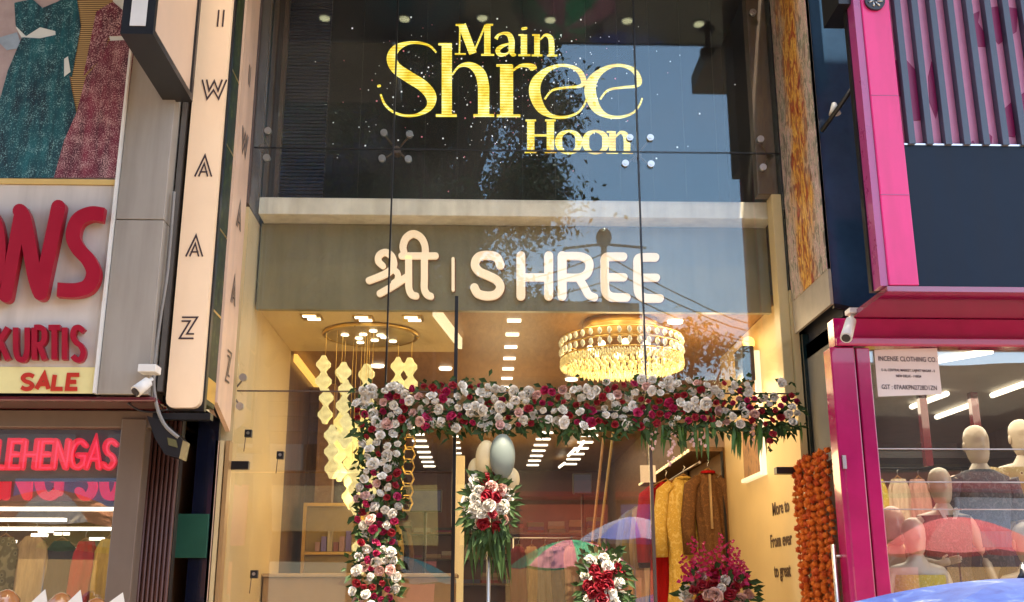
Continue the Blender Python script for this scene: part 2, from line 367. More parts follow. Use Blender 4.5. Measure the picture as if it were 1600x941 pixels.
CAPS = {  # skeleton capitals in a unit box, y down
 'A': [('L',[(0,1),(.5,0),(1,1)]),('L',[(.2,.66),(.8,.66)])], 'E': [('L',[(1,0),(0,0),(0,1),(1,1)]),('L',[(0,.5),(.8,.5)])],
 'G': [('C',[(.95,.16),(.6,0),(.2,.1),(0,.5),(.2,.9),(.6,1),(.95,.85)]),('L',[(.95,.9),(.95,.55),(.55,.55)])], 'H': [('L',[(0,0),(0,1)]),('L',[(1,0),(1,1)]),('L',[(0,.5),(1,.5)])],
 'I': [('L',[(.5,0),(.5,1)])], 'K': [('L',[(0,0),(0,1)]),('L',[(1,0),(.1,.52)]),('L',[(.3,.42),(1,1)])], 'L': [('L',[(0,0),(0,1),(1,1)])],
 'N': [('L',[(0,1),(0,0)]),('L',[(0,0),(1,1)]),('L',[(1,1),(1,0)])], 'R': [('L',[(0,0),(0,1)]),('C',[(0,0),(.6,0),(.95,.12),(.95,.38),(.6,.52),(0,.54)]),('L',[(.5,.54),(1,1)])],
 'S': [('C',[(.95,.12),(.6,0),(.2,.04),(.05,.25),(.3,.45),(.7,.56),(.95,.76),(.75,.97),(.35,1),(.03,.88)])], 'T': [('L',[(0,0),(1,0)]),('L',[(.5,0),(.5,1)])],
 'U': [('C',[(0,0),(0,.35),(.02,.72),(.2,.95),(.5,1),(.8,.95),(.98,.72),(1,.35),(1,0)])],
 'O': [('C',[(.5,0),(.1,.15),(0,.5),(.1,.85),(.5,1),(.9,.85),(1,.5),(.9,.15),(.5,0)])],
}
def cap(ch, x0, y0, x1, y1, w, slant=0):
    """a capital whose skeleton fills the pixel box"""
    out = []
    for k, pts in CAPS[ch]:
        out.append((k, [(x0+(x1-x0)*a+slant*(1-b), y0+(y1-y0)*b, w) for a, b in pts]))
    return out
# ------------------------------------------------------------------ ground and main shop shell
XL, XR = -1.695, 2.205
ZS1, ZS2, ZC = 4.765, 2.955, 3.70
struct(MB().add([(-150,-150,0),(150,-150,0),(150,150,0),(-150,150,0)], [(0,1,2,3)]).build('street_ground', M['asphalt']))
struct(MB().box(-6, 6, -1.9, -.9, .004, .12).build('pavement', M['concrete']))

shop = thing('clothing_shop', 'glass-fronted clothes shop with warm cream interior between pink shop and grey signboard', 'shop', (.25, 0, 0))
def sp(mb, n, m, bevel=0, parent=shop): return mb.build(n, m, parent, bevel)
sp(MB().box(-2.7, 2.24, -.02, 11.6, -.05, .03), 'floor', M['floor'])
sp(MB().box(XL-.1, XL, .02, 2.0, .03, 4.31), 'left_wall', M['cream'])
sp(MB().box(XR, XR+.05, .02, 2.3, .03, 3.715), 'right_wall', M['cream'])
sp(MB().box(XL-.1, XL-.01, 2.004, 4.2, .03, 3.72), 'wall_panelling', M['wooddark'])
sp(MB().box(-2.7, XL-.105, 4.1, 4.2, .03, 3.72), 'return_wall', M['wooddark'])
sp(MB().box(-2.8, -2.7, 4.1, 11.6, .03, 3.72), 'side_wall', M['wooddark'])
sp(MB().box(XR, XR+.05, 2.304, 11.6, .03, 3.72), 'side_wall', M['wood'])
sp(MB().box(-2.8, 2.26, 11.6, 11.7, .03, 3.72), 'back_wall', mat('maroon back wall', (.13,.035,.02), .5, var=.2, scale=2))
sp(MB().box(-2.8, 2.26, .46, 11.7, 3.72, 3.80), 'ceiling', M['wood'])
a, b, c = PZ(676, 484, 3.69), PZ(716, 533, 3.69), PZ(714, 548, 3.69)
poly = [(XL+.002, .46), (a.x, .46), (b.x, b.y), (c.x, 2.0), (XL+.002, 2.0)]
mb = MB(); n = len(poly)
mb.add([(x, y, 3.69) for x, y in poly]+[(x, y, 3.718) for x, y in poly], [tuple(reversed(range(n))), tuple(range(n, 2*n))]+[(i, (i+1)%n, (i+1)%n+n, i+n) for i in range(n)])
sp(mb, 'lounge_ceiling', M['cream'])
sp(MB().quadprism([(a.x+.004, .47, 3.62), (b.x+.004, b.y, 3.62), (b.x+.004, b.y, 3.715), (a.x+.004, .47, 3.715)], (.03, 0, 0)), 'cove_light', emis('cove', (1,.88,.6), .9))
sp(MB().box(XL+.004, XL+.035, 2.12, 3.75, 3.62, 3.69), 'cove_light', emis('amber cove', (1,.55,.12), 1.2))
# beam and upper cavity
sp(MB().box(XL+.03, XR-.03, .2, .46, 4.322, 4.456), 'beam', M['beam'], .006)
sp(MB().box(XL, XR, .462, 1.6, 4.33, 4.42), 'cavity_floor', M['dark'])
sp(MB().box(XL-.05, XR+.05, 1.6, 1.7, 4.33, 6.75), 'cavity_back', M['dark'])
sp(MB().box(XL-.05, XL-.002, .0, 1.6, 4.33, 6.75), 'cavity_side', mat('taupe cavity side', (.13,.10,.095), .5, var=.15))
sp(MB().box(XR, XR+.05, .0, 1.6, 4.33, 6.75), 'cavity_side', M['dark'])
sp(MB().box(-1.9, 2.26, .0, 1.7, 6.52, 6.75), 'cavity_ceiling', M['dark'])
sp(MB().box(-3, 3, .02, 12, 6.76, 9.5), 'upper_storey', M['concrete'])
sp(MB().box(-2.9, 2.3, 1.72, 12, 3.82, 6.75), 'upper_floor_block', M['dark'])
x0, x1 = P(1180, 240, .06).x, P(1211, 240, .06).x
sp(MB().box(x0, x1, .05, .16, 4.46, 6.52), 'brown_post', M['brown'], .008)
sp(MB().box(P(1212, 420, .06).x, XR-.002, .04, .18, 2.96, 4.46), 'cream_post', M['cream'], .006)
for px_, w in ((424, 9), (440, 7), (414, 6)):
    x = P(px_, 150, .3).x; sp(MB().box(x-w*.0022, x+w*.0022, .3, .36, 4.46, 6.52), 'cavity_upright', M['brown'])
sh = MB()
for i in range(66):
    z = 4.5+i*.031; sh.box(P(440,150,.8).x, P(512,150,.8).x, .8, .83, z, z+.021)
sp(sh, 'louvre_shutter', mat('blue louvre', (.018,.025,.06), .4, var=.1))['kind'] = 'stuff'
# overhang above the glass
oh = thing('overhang', 'dark projecting overhang with recessed downlights above the tall glass front', 'canopy', (.25, -.75, 6.5))
MB().box(-1.95, 2.19, -1.5, 0.0, 6.5, 6.75).build('soffit', M['blackgloss'], oh)
MB().box(-1.95, 2.3, -1.54, -1.502, 6.5, 9.5).build('fascia', M['navywall'], oh)
for px_, py_ in ((507,29),(632,30),(754,29),(860,32),(980,33),(1092,38)):
    p = PZ(px_, py_, 6.49); d = MB().cyl((0,0), .055, 0, .01)
    o = MB().tube([(p.x, -p.y, 6.485), (p.x, -p.y, 6.502)], .045, 14).build('downlight', M['warm'], oh)
    l_ = bpy.data.lights.new('downlight_beam', 'SPOT'); l_.energy = 10; l_.color = (1,.86,.66); l_.spot_size = R(110); l_.spot_blend = 1; l_.shadow_soft_size = .05
    lo = bpy.data.objects.new('downlight_beam', l_); COL.objects.link(lo); lo.location = (p.x, -p.y, 6.47)
    MB().tube([(p.x, -p.y, 6.49), (p.x, -p.y, 6.503)], .06, 14).build('downlight_rim', M['steel'], oh)
p = PZ(1105, 72, 6.45)
fl = thing('floodlight', 'small black floodlight hanging under the edge of the overhang', 'lamp', (p.x, -p.y, 6.3))
MB().prism([(p.x-.07, 6.40), (p.x-.045, 6.32), (p.x+.03, 6.32), (p.x+.08, 6.40)], -p.y-.03, -p.y+.05).build('lamp_housing', M['black'], fl)
MB().box(p.x-.02, p.x+.02, -p.y, -p.y+.03, 6.40, 6.5).build('bracket', M['black'], fl)

# glass panes
cols = [(XL+.01, -.669), (-.661, 1.141), (1.149, XR-.004)]
for z0, z1 in ((ZS2+.004, ZS1-.004), (ZS1+.004, 6.5)):
    for x0, x1 in cols:
        sp(MB().box(x0, x1, -.005, .005, z0, z1), 'glass_pane', M['glass'])
for x0, x1, z0, z1 in ((XL+.01, -.196, .05, 2.395), (XL+.01, -.196, 2.402, ZS2-.004), (-.168, 1.147, .05, ZS2-.004)):
    sp(MB().box(x0, x1, -.005, .005, z0, z1), 'glass_pane', M['glass_low'])
for x in (-.665, 1.145):
    sp(MB().box(x-.006, x+.006, -.012, .012, ZS2, 6.5), 'glass_seam', M['black'])
for x0, x1 in cols:
    sp(MB().box(x0+.003, x1-.003, -.007, .011, ZS1-.004, ZS1+.004), 'glass_seam', M['black'])
    sp(MB().box(x0+.003, x1-.003, -.007, .011, ZS2-.004, ZS2+.004), 'glass_seam', M['brown'])
sp(MB().box(-.194, -.170, -.02, .02, .03, 3.64), 'door_mullion', M['black'])
sp(MB().box(1.15, 1.17, -.012, .012, .03, ZS2-.006), 'door_jamb', M['brown'])
# point fixings: a spider with its bolts
def spider(pts, Y=-.006, arms=True, centre=None):
    q = [P(x, y, Y) for x, y in pts]; cz = centre or sum(q, Vector())/len(q)
    mb = MB()
    for p in q: mb.tube([(cz.x, .07, cz.z), (p.x, .02, p.z)], .007, 6)
    mb.tube([(cz.x, .05, cz.z), (cz.x, .15, cz.z)], .03, 8)
    s_ = mb.build('spider_bracket', M['brown'], shop)
    for p in q:
        b = MB().tube([(p.x, -.022, p.z), (p.x, .012, p.z)], .026, 14); b.tube([(p.x, -.027, p.z), (p.x, -.02, p.z)], .013, 10)
        b.build('bolt', M['steel'], s_)
spider([(600,208),(640,210),(597,248),(638,249)]); spider([(984,216),(1016,216),(977,256),(1017,257)])
spider([(419,205),(417,247)], centre=P(408,226,0)); spider([(1188,218),(1192,262)], centre=P(1205,240,0)); spider([(380,590),(375,635)], centre=P(358,612,0)); spider([(1176,20)], centre=P(1182,30,0))
for x, y in ((388,678),(438,712),(397,898)):
    p = P(x, y, -.008); o = MB().box(p.x-.024, p.x+.024, -.02, .02, p.z-.024, p.z+.028).build('glass_clamp', M['black'], shop, .003)
    MB().cyl((p.x, p.z+.004), .011, -.024, -.018, 10).build('clamp_bolt', M['steel'], o)
    MB().tube([(p.x-.016, -.012, p.z-.02), (p.x-.022, -.010, p.z-.12)], .003, 5).build('lead_wire', M['brown'], o)
a, b = P(355, 721, -.008), P(389, 734, -.008); MB().box(a.x, b.x, -.03, .02, b.z, a.z).build('patch_fitting', M['black'], shop, .003)
a, b = P(1212, 730, -.03), P(1246, 741, -.03); MB().box(a.x, b.x, -.05, .02, b.z, a.z).build('door_closer', M['black'], shop, .003)

# left fin: tall cream letter sign and its inner face
fin = thing('blade_sign', 'tall narrow cream sign with double-line black letters running up beside the glass', 'sign', (-1.82, -.4, 2.7))
fx0, fx1 = -1.925, -1.715
mb = MB(); z0 = 2.70; pts = []
w = (fx1-fx0)/2; cx = (fx0+fx1)/2
poly = [(fx0, 6.4), (fx0, z0+.05)]+[(fx0+.05-.05*cos(t), z0+.05-.05*sin(t)) for t in (pi/6, pi/3, pi/2)]+[(fx1-.05+.05*sin(t), z0+.05-.05*cos(t)) for t in (0, pi/6, pi/3, pi/2)]+[(fx1, 6.4)]
mb.prism(poly, -.8, -.75).build('sign_face', M['cream_bright'], fin)
MB().box(fx0-.008, fx1+.012, -.748, -.70, z0-.012, 6.4).build('sign_frame', M['black'], fin)
MB().box(fx0+.02, fx1-.03, -.698, -.02, z0+.03, 6.4).build('sign_body', M['blackgloss'], fin)
MB().box(fx1-.028, fx1-.004, -.66, -.44, z0+.05, 6.4).build('foliage_reflection_strip', ramp_mat('painted foliage reflection', [(.35,(.006,.008,.004)),(.55,(.02,.035,.008)),(.7,(.10,.13,.03)),(.8,(.02,.03,.01))], 'noise', 16, (1,1,.8), .5), fin)  # green mottle paints the foliage reflected in the dark side strip
for y in (-.69, -.665): MB().box(fx1-.028, fx1-.001, y, y+.012, z0+.04, 6.4).build('edge_trim', M['goldmetal' if y > -.68 else 'black'], fin)
for z in (3.35, 3.9, 4.5, 5.05): MB().box(fx1-.026, fx1-.002, -.65, -.44, z, z+.014).build('cross_bar', M['goldmetal'], fin)
MB().box(fx1-.026, fx1-.002, -.65, -.44, z0+.08, z0+.22).build('brass_end', M['goldmetal'], fin)
mb = MB(); mb.quadprism([(fx1+.008, -.42, z0+.10), (fx1+.008, -.02, z0-.03), (fx1+.008, -.02, 6.4), (fx1+.008, -.42, 6.4)], (-.03, 0, 0)).build('side_panel', M['pinkcream'], fin)
DL = {'Z': [('L',[(-10,-17,2.4),(14,-17,2.4),(0,9,2.4),(11,9,2.4)]),('L',[(-10,-11,2.4),(3,-11,2.4),(-11,16,2.4),(11,16,2.4)])],
      'A': [('L',[(-13,16,2.4),(0,-17,2.4),(13,16,2.4)]),('L',[(-7,16,2.2),(0,-4,2.2),(7,16,2.2)]),('L',[(-6,9,2),(6,9,2)])],
      'W': [('L',[(-19,-14,2.4),(-9,16,2.4),(0,2,2.4),(9,16,2.4),(19,-14,2.4)]),('L',[(-12,-14,2.4),(-7,3,2.4),(0,-12,2.4),(7,3,2.4),(12,-14,2.4)])],
      'I': [('L',[(-4,-13,2.4),(-4,13,2.4)]),('L',[(4,-13,2.4),(4,13,2.4)])]}
for ch, x, y in (('Z',293,513),('A',305,385),('A',319,260),('W',334,139),('I',345,29)):
    mb = MB()
    for i, (k, pts) in enumerate(DL[ch]): stroke_mesh(mb, k, [(x+a-.09*b, y+b, w_) for a, b, w_ in pts], -.8, .004, False, .0008*i)
    mb.build('letter', M['ink'], fin)
    zc = P(x, y, -.8).z-.12                                    # the same letter on the panel that faces along the glass
    mb = MB()
    for i, (k, pts) in enumerate(DL[ch]):
        pts2, l, r = stroke_poly(k, [(a*.0050, b*.0062, w_*.0062) for a, b, w_ in pts]); n = len(l)
        vs = [(fx1+.012+.0008*i, -.21+p[0], zc-p[1]) for p in l]+[(fx1+.012+.0008*i, -.21+p[0], zc-p[1]) for p in r]
        mb.add(vs, [(j+1, j, n+j, n+j+1) for j in range(n-1)])
    mb.build('letter', M['brown'], fin)

# right fin: streaky reflections painted into the panel colour
fr = thing('painted_fin', 'projecting panel with streaky grey, orange and yellow painted reflections right of the glass', 'panel', (2.25, -.4, 3.4))
def streak():
    m = bpy.data.materials.new('painted streak reflection'); m.use_nodes = True
    N = m.node_tree.nodes; L = m.node_tree.links; b = N['Principled BSDF']; b.inputs['Roughness'].default_value = .3
    tc = N.new('ShaderNodeTexCoord'); mp = N.new('ShaderNodeMapping'); mp.inputs['Scale'].default_value = (1, 1, .42); L.new(tc.outputs['Object'], mp.inputs[0])
    n1 = N.new('ShaderNodeTexNoise'); n1.inputs['Scale'].default_value = 19; n1.inputs['Detail'].default_value = 9; n1.inputs['Roughness'].default_value = .7; n1.inputs['Distortion'].default_value = 1.1; L.new(mp.outputs[0], n1.inputs[0])
    r1 = N.new('ShaderNodeValToRGB'); cr = r1.color_ramp
    for p, c in ((.30,(.05,.035,.02)),(.40,(.26,.19,.17)),(.46,(.16,.20,.14)),(.51,(.66,.55,.46)),(.56,(.40,.20,.22)),(.62,(.76,.67,.60)),(.70,(.16,.11,.08)),(.80,(.60,.54,.48))):
        e = cr.elements.new(p); e.color = (*c, 1)
    cr.elements.remove(cr.elements[0]); cr.elements.remove(cr.elements[-1]); L.new(n1.outputs['Fac'], r1.inputs[0])
    r2 = N.new('ShaderNodeValToRGB'); cr = r2.color_ramp
    for p, c in ((.32,(.06,.012,.008)),(.41,(.45,.04,.014)),(.47,(.30,.16,.07)),(.52,(.70,.28,.03)),(.58,(.80,.58,.16)),(.64,(.50,.07,.03)),(.72,(.20,.16,.10))):
        e = cr.elements.new(p); e.color = (*c, 1)
    cr.elements.remove(cr.elements[0]); cr.elements.remove(cr.elements[-1]); L.new(n1.outputs['Fac'], r2.inputs[0])
    sx = N.new('ShaderNodeSeparateXYZ'); L.new(tc.outputs['Object'], sx.inputs[0])
    n3 = N.new('ShaderNodeTexNoise'); n3.inputs['Scale'].default_value = 6; n3.inputs['Detail'].default_value = 8; L.new(mp.outputs[0], n3.inputs[0])
    def math_(op, a, b_=None):
        q = N.new('ShaderNodeMath'); q.operation = op
        for i, v in enumerate((a, b_)):
            if v is None: continue
            if isinstance(v, (int, float)): q.inputs[i].default_value = v
            else: L.new(v, q.inputs[i])
        return q.outputs[0]
    d = math_('ABSOLUTE', math_('ADD', sx.outputs['Y'], math_('MULTIPLY', math_('SUBTRACT', n3.outputs['Fac'], .5), .55)))
    mr = N.new('ShaderNodeMapRange'); mr.inputs[1].default_value = .27; mr.inputs[2].default_value = .12; L.new(d, mr.inputs[0])
    mx = N.new('ShaderNodeMix'); mx.data_type = 'RGBA'; L.new(mr.outputs[0], mx.inputs[0]); L.new(r1.outputs[0], mx.inputs[6]); L.new(r2.outputs[0], mx.inputs[7])
    L.new(mx.outputs[2], b.inputs['Base Color']); return m
MB().box(2.212, 2.235, -.8, -.0, 3.62, 6.5).build('reflection_face', streak(), fr)
MB().box(2.216, 2.236, -.80, -.0, 3.385, 6.5).build('backing_panel', mat('pale stone backing', (.40,.35,.28), .5, var=.15, dirt=.2), fr)
# black glossy side wall of the pink building
pk = thing('pink_shop', 'hot pink and crimson boutique front with dark slatted panel and mannequin window', 'shop', (3.4, -1, 0))
def pp(mb, n, m, bevel=0, par=None): return mb.build(n, m, par or pk, bevel)
zb = PZ  # alias kept short
p1, p2 = PX(1302, 476, 2.31), PX(1383, 491, 2.31)
a, b = P(1300, 474, -.79), P(1388, 489, -.79); mb = MB(); mb.prism([(2.239, a.z), (b.x, b.z), (2.9, b.z), (2.9, 7), (2.239, 7)], -.79, -.77); pp(mb, 'gloss_panel', M['navygloss'])
pp(MB().quadprism([(2.239,-.795,a.z-.03),(b.x,-.795,b.z-.03),(b.x,-.795,b.z-.003),(2.239,-.795,a.z-.003)], (0,.03,0)), 'panel_trim', M['black'])
bx = P(1322, 15, -1.3); pp(MB().box(bx.x-.1, bx.x+.16, -1.45, -1.15, P(1325, 26, -1.3).z, 7), 'eave_box', M['black'])
a, b = P(1284, 205, -.84), P(1348, 116, -1.2)
st = thing('lamp_strut', 'thin black strut with a tiny white lamp across the glossy navy panel', 'lamp', a)
MB().tube([a, b], .016, 6).build('strut', M['black'], st)
c = P(1304, 172, -.92); MB().tube([c+Vector((0,0,.05)), c+Vector((0,0,-.03))], [.014, .04], 10).build('lamp_cone', M['white'], st)
# pink column
YP = -1.5
q = lambda x, y: P(x, y, YP)
xa, xb = P(1375, 300, YP).x, P(1421, 300, YP).x
zbp = P(1410, 446, YP).z
pp(MB().box(xa, xb, YP, YP+.12, zbp, 7), 'pink_column', M['pink'], .006)
pp(MB().box(xa-.045, xa-.002, YP+.012, YP+.12, zbp, 7), 'column_edge', M['magenta'])
pp(MB().box(xa-.055, xa+.02, YP+.122, YP+.17, zbp, 7), 'column_back', M['black'])
# emblem on the column head
e = P(1366, 3, YP-.004); em = pp(MB().cyl((e.x, e.z), .062, YP-.02, YP-.002, 24), 'round_emblem', M['black'])
mb = MB()
for k in range(7):
    t = 2*pi*k/7+.3; mb.tube([(e.x+.012*cos(t), YP-.022, e.z+.012*sin(t)), (e.x+.045*cos(t+.5), YP-.022, e.z+.045*sin(t+.5))], .006, 5)
mb.build('emblem_mark', M['steel'], em)
sun_block_r = tag(MB().box(2.32, 6.0, -3.5, -1.56, 7.0, 7.2).build('canopy', M['concrete']), 'added unseen sun blocking slab high over the pink slatted shop front', 'canopy')  # slab added out of view to keep sun off the pink front
for y in (150, 305):
    z = P(1395, y, YP).z; pp(MB().box(xa+.002, xb-.002, YP-.0025, YP+.01, z, z+.004), 'column_joint', M['magenta'])
# slatted panel: pink back board with upright grey slats
zt = P(1500, 237, YP+.1).z
pp(MB().box(xb+.002, 5.2, YP+.05, YP+.14, zt, 7), 'pink_backboard', mat('dusty pink board', (.80,.30,.48), .35, var=.08, dirt=.1))
sx = [1424, 1452, 1481, 1510, 1540, 1570, 1599, 1629, 1659, 1690]
for x in sx:
    X = P(x, 215, YP).x; pp(MB().box(X-.019, X+.019, YP-.01, YP+.048, zt, 7), 'slat', M['greyblue'])
zt2 = P(1500, 447, YP).z
pp(MB().box(xb+.002, 5.2, YP+.01, YP+.09, zt2, zt-.004), 'slate_panel', M['slate'])
pp(MB().box(xb+.002, 5.2, YP+.005, YP+.10, zt-.003, zt+.008), 'panel_trim', M['steel'])
reflm = mat('magenta painted reflection', (.34,.012,.11), .4, var=.12)  # dark shapes paint shadows and reflections onto the pink board
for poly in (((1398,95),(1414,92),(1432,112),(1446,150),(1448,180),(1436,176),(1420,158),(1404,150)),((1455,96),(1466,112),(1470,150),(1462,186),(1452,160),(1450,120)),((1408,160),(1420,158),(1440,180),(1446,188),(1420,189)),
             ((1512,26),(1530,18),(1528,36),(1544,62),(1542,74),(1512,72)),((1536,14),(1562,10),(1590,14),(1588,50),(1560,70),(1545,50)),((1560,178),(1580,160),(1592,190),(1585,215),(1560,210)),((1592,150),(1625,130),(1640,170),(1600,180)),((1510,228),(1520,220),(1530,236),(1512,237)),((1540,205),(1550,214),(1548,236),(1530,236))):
    pp(MB().prism([(P(x, y, YP+.05).x, P(x, y, YP+.05).z) for x, y in poly], YP+.046, YP+.0495), 'board_reflection', reflm)
# soffit of the upper box in crimson gloss, then the shop window below
YW = -.9
zf0, zf1 = P(1450, 541, YW).z, P(1450, 505, YW).z
pp(MB().box(2.31, 5.2, YP+.0, YW+.06, zt2-.035, zt2-.004), 'mirror_soffit', mat('crimson mirror soffit', (.26,.012,.07), .05, 0, var=.06, coat=1, bump=.03, bscale=1.2))
pp(MB().box(2.19, 5.2, YW+.0, YW+.12, zf0, zt2-.037), 'fascia', M['crimson'], .006)
pp(MB().box(2.19, 5.2, YW-.035, YW-.002, zf0-.006, zf0+.05), 'fascia_lip', M['crimson'], .012)
x0, x1, x2 = P(1313, 740, YW).x, P(1352, 740, YW).x, P(1378, 740, YW).x
pp(MB().box(x0, x1, YW-.0, YW+.14, 0.12, zf0-.008), 'door_post', M['crimson'], .008)
pp(MB().box(x1+.012, x2, YW+.015, YW+.14, 0.12, zf0-.008), 'door_post', M['crimson'], .008)
pp(MB().box(x1, x1+.012, YW+.03, YW+.14, 0.12, zf0-.008), 'post_gap', M['maroon'])
pp(MB().box(x2+.002, 5.2, YW+.05, YW+.06, .5, zf0-.008), 'window_pane', M['glass2'])
pp(MB().box(x2+.002, 5.2, YW, YW+.16, .12, .5), 'window_plinth', M['crimson'])
for y in (700, 752, 795): 
    z = P(1480, y, YW).z; pp(MB().box(x2+.003, 5.2, YW+.044, YW+.066, z-.003, z+.003), 'glass_seam', M['steel'])
# room behind the pink window
pp(MB().box(x2-.1, 5.2, YW+.2, 4.2, .02, .48), 'display_floor', M['tan'])
pp(MB().box(x2-.12, x2-.06, YW+.15, 4.2, .02, 3.3), 'room_wall', mat('grey room wall', (.14,.135,.12), .7, var=.1))
pp(MB().box(5.2, 5.3, YW, 4.2, .02, 7), 'room_wall', M['concrete'])
pp(MB().box(x2-.12, 5.3, 4.2, 4.3, .02, 3.3), 'back_wall', mat('olive room back', (.24,.23,.18), .7, var=.12))
pp(MB().box(x2-.12, 5.3, YW+.15, 4.3, 3.2, 3.3), 'ceiling', mat('grey room ceiling', (.26,.24,.20), .7, var=.1))
pp(MB().box(2.31, 5.3, YW+.15, 4.3, 3.32, 7), 'upper_block', M['dark'])
# dim gap between the two shops
pp(MB().box(2.262, x0+.16, -.02, .02, .02, 3.38), 'gap_panel', mat('teal gloss panel', (.006,.022,.028), .1, var=.2, coat=1))
# ------------------------------------------------------------------ signs on the main shop
led = thing('led_sign', 'glowing yellow serif lettering on a dark see-through screen high behind the glass', 'sign', (.2, .25, 4.7))
c5 = lambda x, y: (560+x/3.619, y/3.619)
c6 = lambda x, y: (800+x/3.136, y/3.136)
def G(conv, k, strokes): return [(kk, [(*conv(x, y), w/k) for x, y, w in pts]) for kk, pts in strokes]
LED = []
LED.append(G(c5, 3.619, [('C',[(440,298,9),(404,262,12),(345,244,13),(280,246,18),(215,275,42),(188,330,56),(215,388,62),(290,440,64),(368,490,64),(412,550,60),(400,610,36),(340,648,16),(270,656,13),(200,636,13),(150,592,13),(126,535,11)]),('C',[(116,482,16),(117,488,22),(118,494,16)])]))
LED.append(G(c5, 3.619, [('L',[(500,246,58),(500,656,58)]),('L',[(452,252,12),(500,252,12)]),('L',[(438,655,14),(556,655,14)]),('C',[(530,425,9),(572,376,14),(632,370,34),(686,412,58),(706,480,64),(708,560,64),(708,656,64)]),('L',[(650,655,14),(768,655,14)])]))
LED.append(G(c5, 3.619, [('L',[(838,370,74),(838,658,74)]),('L',[(780,372,12),(870,372,12)]),('L',[(782,657,14),(916,657,14)]),('C',[(872,402,10),(915,374,16),(962,372,26),(988,386,40),(994,396,28)])]))
for dx in (0, 272):
    LED.append(G(c6, 3.136, [('C',[(160+dx,488,9),(198+dx,444,10),(270+dx,430,11),(330+dx,424,14),(352+dx,402,26),(330+dx,352,24),(282+dx,326,15),(225+dx,324,15),(165+dx,350,28),(120+dx,400,50),(112+dx,460,56),(140+dx,530,44),(190+dx,568,20),(255+dx,576,13),(318+dx,556,10),(352+dx,518,9),(366+dx,482,8)])]))
LED.append(G(c5, 3.619, [('L',[(575,142,9),(571,308,9)]),('L',[(586,142,44),(648,304,44)]),('L',[(652,300,10),(716,148,10)]),('L',[(729,142,36),(729,312,36)]),('L',[(550,143,9),(592,143,9)]),('L',[(720,143,9),(762,143,9)]),('L',[(545,307,8),(608,307,8)]),('L',[(694,312,9),(768,312,9)])]))
LED.append(G(c5, 3.619, [('C',[(778,222,22),(792,200,14),(822,190,14),(852,200,28),(866,232,34),(866,280,34),(872,308,24),(892,312,8)]),('C',[(858,248,8),(815,262,18),(788,285,26),(800,310,22),(835,308,12),(858,288,8)])]))
LED.append(G(c5, 3.619, [('L',[(936,198,36),(936,314,36)]),('L',[(905,200,8),(936,200,8)]),('L',[(904,314,9),(972,314,9)]),('C',[(937,156,24),(938,163,36),(939,170,24)])]))
LED.append(G(c5, 3.619, [('L',[(1010,196,32),(1010,315,32)]),('L',[(982,200,8),(1010,200,8)]),('L',[(980,315,9),(1040,315,9)]),('C',[(1028,226,8),(1056,200,14),(1084,214,28),(1092,250,32),(1092,315,32)]),('L',[(1066,316,9),(1125,316,9)])]))
LED.append(G(c6, 3.136, [('L',[(92,590,36),(92,746,36)]),('L',[(188,590,36),(188,746,36)]),('L',[(92,665,9),(188,665,9)]),('L',[(66,592,9),(118,592,9)]),('L',[(162,592,9),(214,592,9)]),('L',[(62,746,10),(120,746,10)]),('L',[(160,746,10),(218,746,10)])]))
for cx in (278, 410):
    LED.append(G(c6, 3.136, [('C',[(cx,642,10),(cx-38,660,24),(cx-50,697,36),(cx-38,735,24),(cx,752,10),(cx+38,735,24),(cx+50,697,36),(cx+38,660,24),(cx,642,10)])]))
LED.append(G(c6, 3.136, [('L',[(492,645,32),(492,750,32)]),('L',[(464,648,8),(492,648,8)]),('L',[(462,750,9),(520,750,9)]),('C',[(508,672,8),(532,650,14),(556,664,28),(563,696,32),(563,750,32)]),('L',[(540,750,9),(592,750,9)])]))
def led_mat():
    m = bpy.data.materials.new('led yellow'); m.use_nodes = True; N = m.node_tree.nodes; L = m.node_tree.links; b = N['Principled BSDF']
    tc = N.new('ShaderNodeTexCoord'); sx = N.new('ShaderNodeSeparateXYZ'); L.new(tc.outputs['Object'], sx.inputs[0])
    mu = N.new('ShaderNodeMath'); mu.operation = 'MULTIPLY'; mu.inputs[1].default_value = 2*pi/.0235; L.new(sx.outputs['Z'], mu.inputs[0])
    si = N.new('ShaderNodeMath'); si.operation = 'SINE'; L.new(mu.outputs[0], si.inputs[0])
    nz = N.new('ShaderNodeTexNoise'); nz.inputs['Scale'].default_value = 8; L.new(tc.outputs['Object'], nz.inputs[0])
    ad = N.new('ShaderNodeMath'); ad.operation = 'MULTIPLY_ADD'; ad.inputs[1].default_value = .16; L.new(si.outputs[0], ad.inputs[0]); L.new(nz.outputs['Fac'], ad.inputs[2])
    rp = N.new('ShaderNodeValToRGB'); cr = rp.color_ramp
    cr.elements[0].position = .25; cr.elements[0].color = (.66,.38,.012,1); cr.elements[1].position = .8; cr.elements[1].color = (.95,.95,.50,1)
    e = cr.elements.new(.5); e.color = (.88,.76,.06,1); L.new(ad.outputs[0], rp.inputs[0])
    b.inputs['Base Color'].default_value = (.02,.02,.02,1); L.new(rp.outputs[0], b.inputs['Emission Color']); b.inputs['Emission Strength'].default_value = .62*KE*2.1
    return m
lm = led_mat()
for g in LED: letter(g, .25, .006, lm, led, roundcap=False)
dots = MB(); dcol = MB(); rr = random.Random(3)
for i in range(330):
    x = rr.gauss(790, 125); y = rr.gauss(130, 62)
    if not (470 < x < 1150 and 15 < y < 300): continue
    p = P(x, y, .262); s_ = .0024*rr.choice((1,1,1,1.4,2.2)); (dots if rr.random() < .72 else dcol).box(p.x-s_, p.x+s_, .262, .266, p.z-s_, p.z+s_)
dots.build('led_sparkle', emis('led white', (.85,.9,1), .7), led)['kind'] = 'stuff'
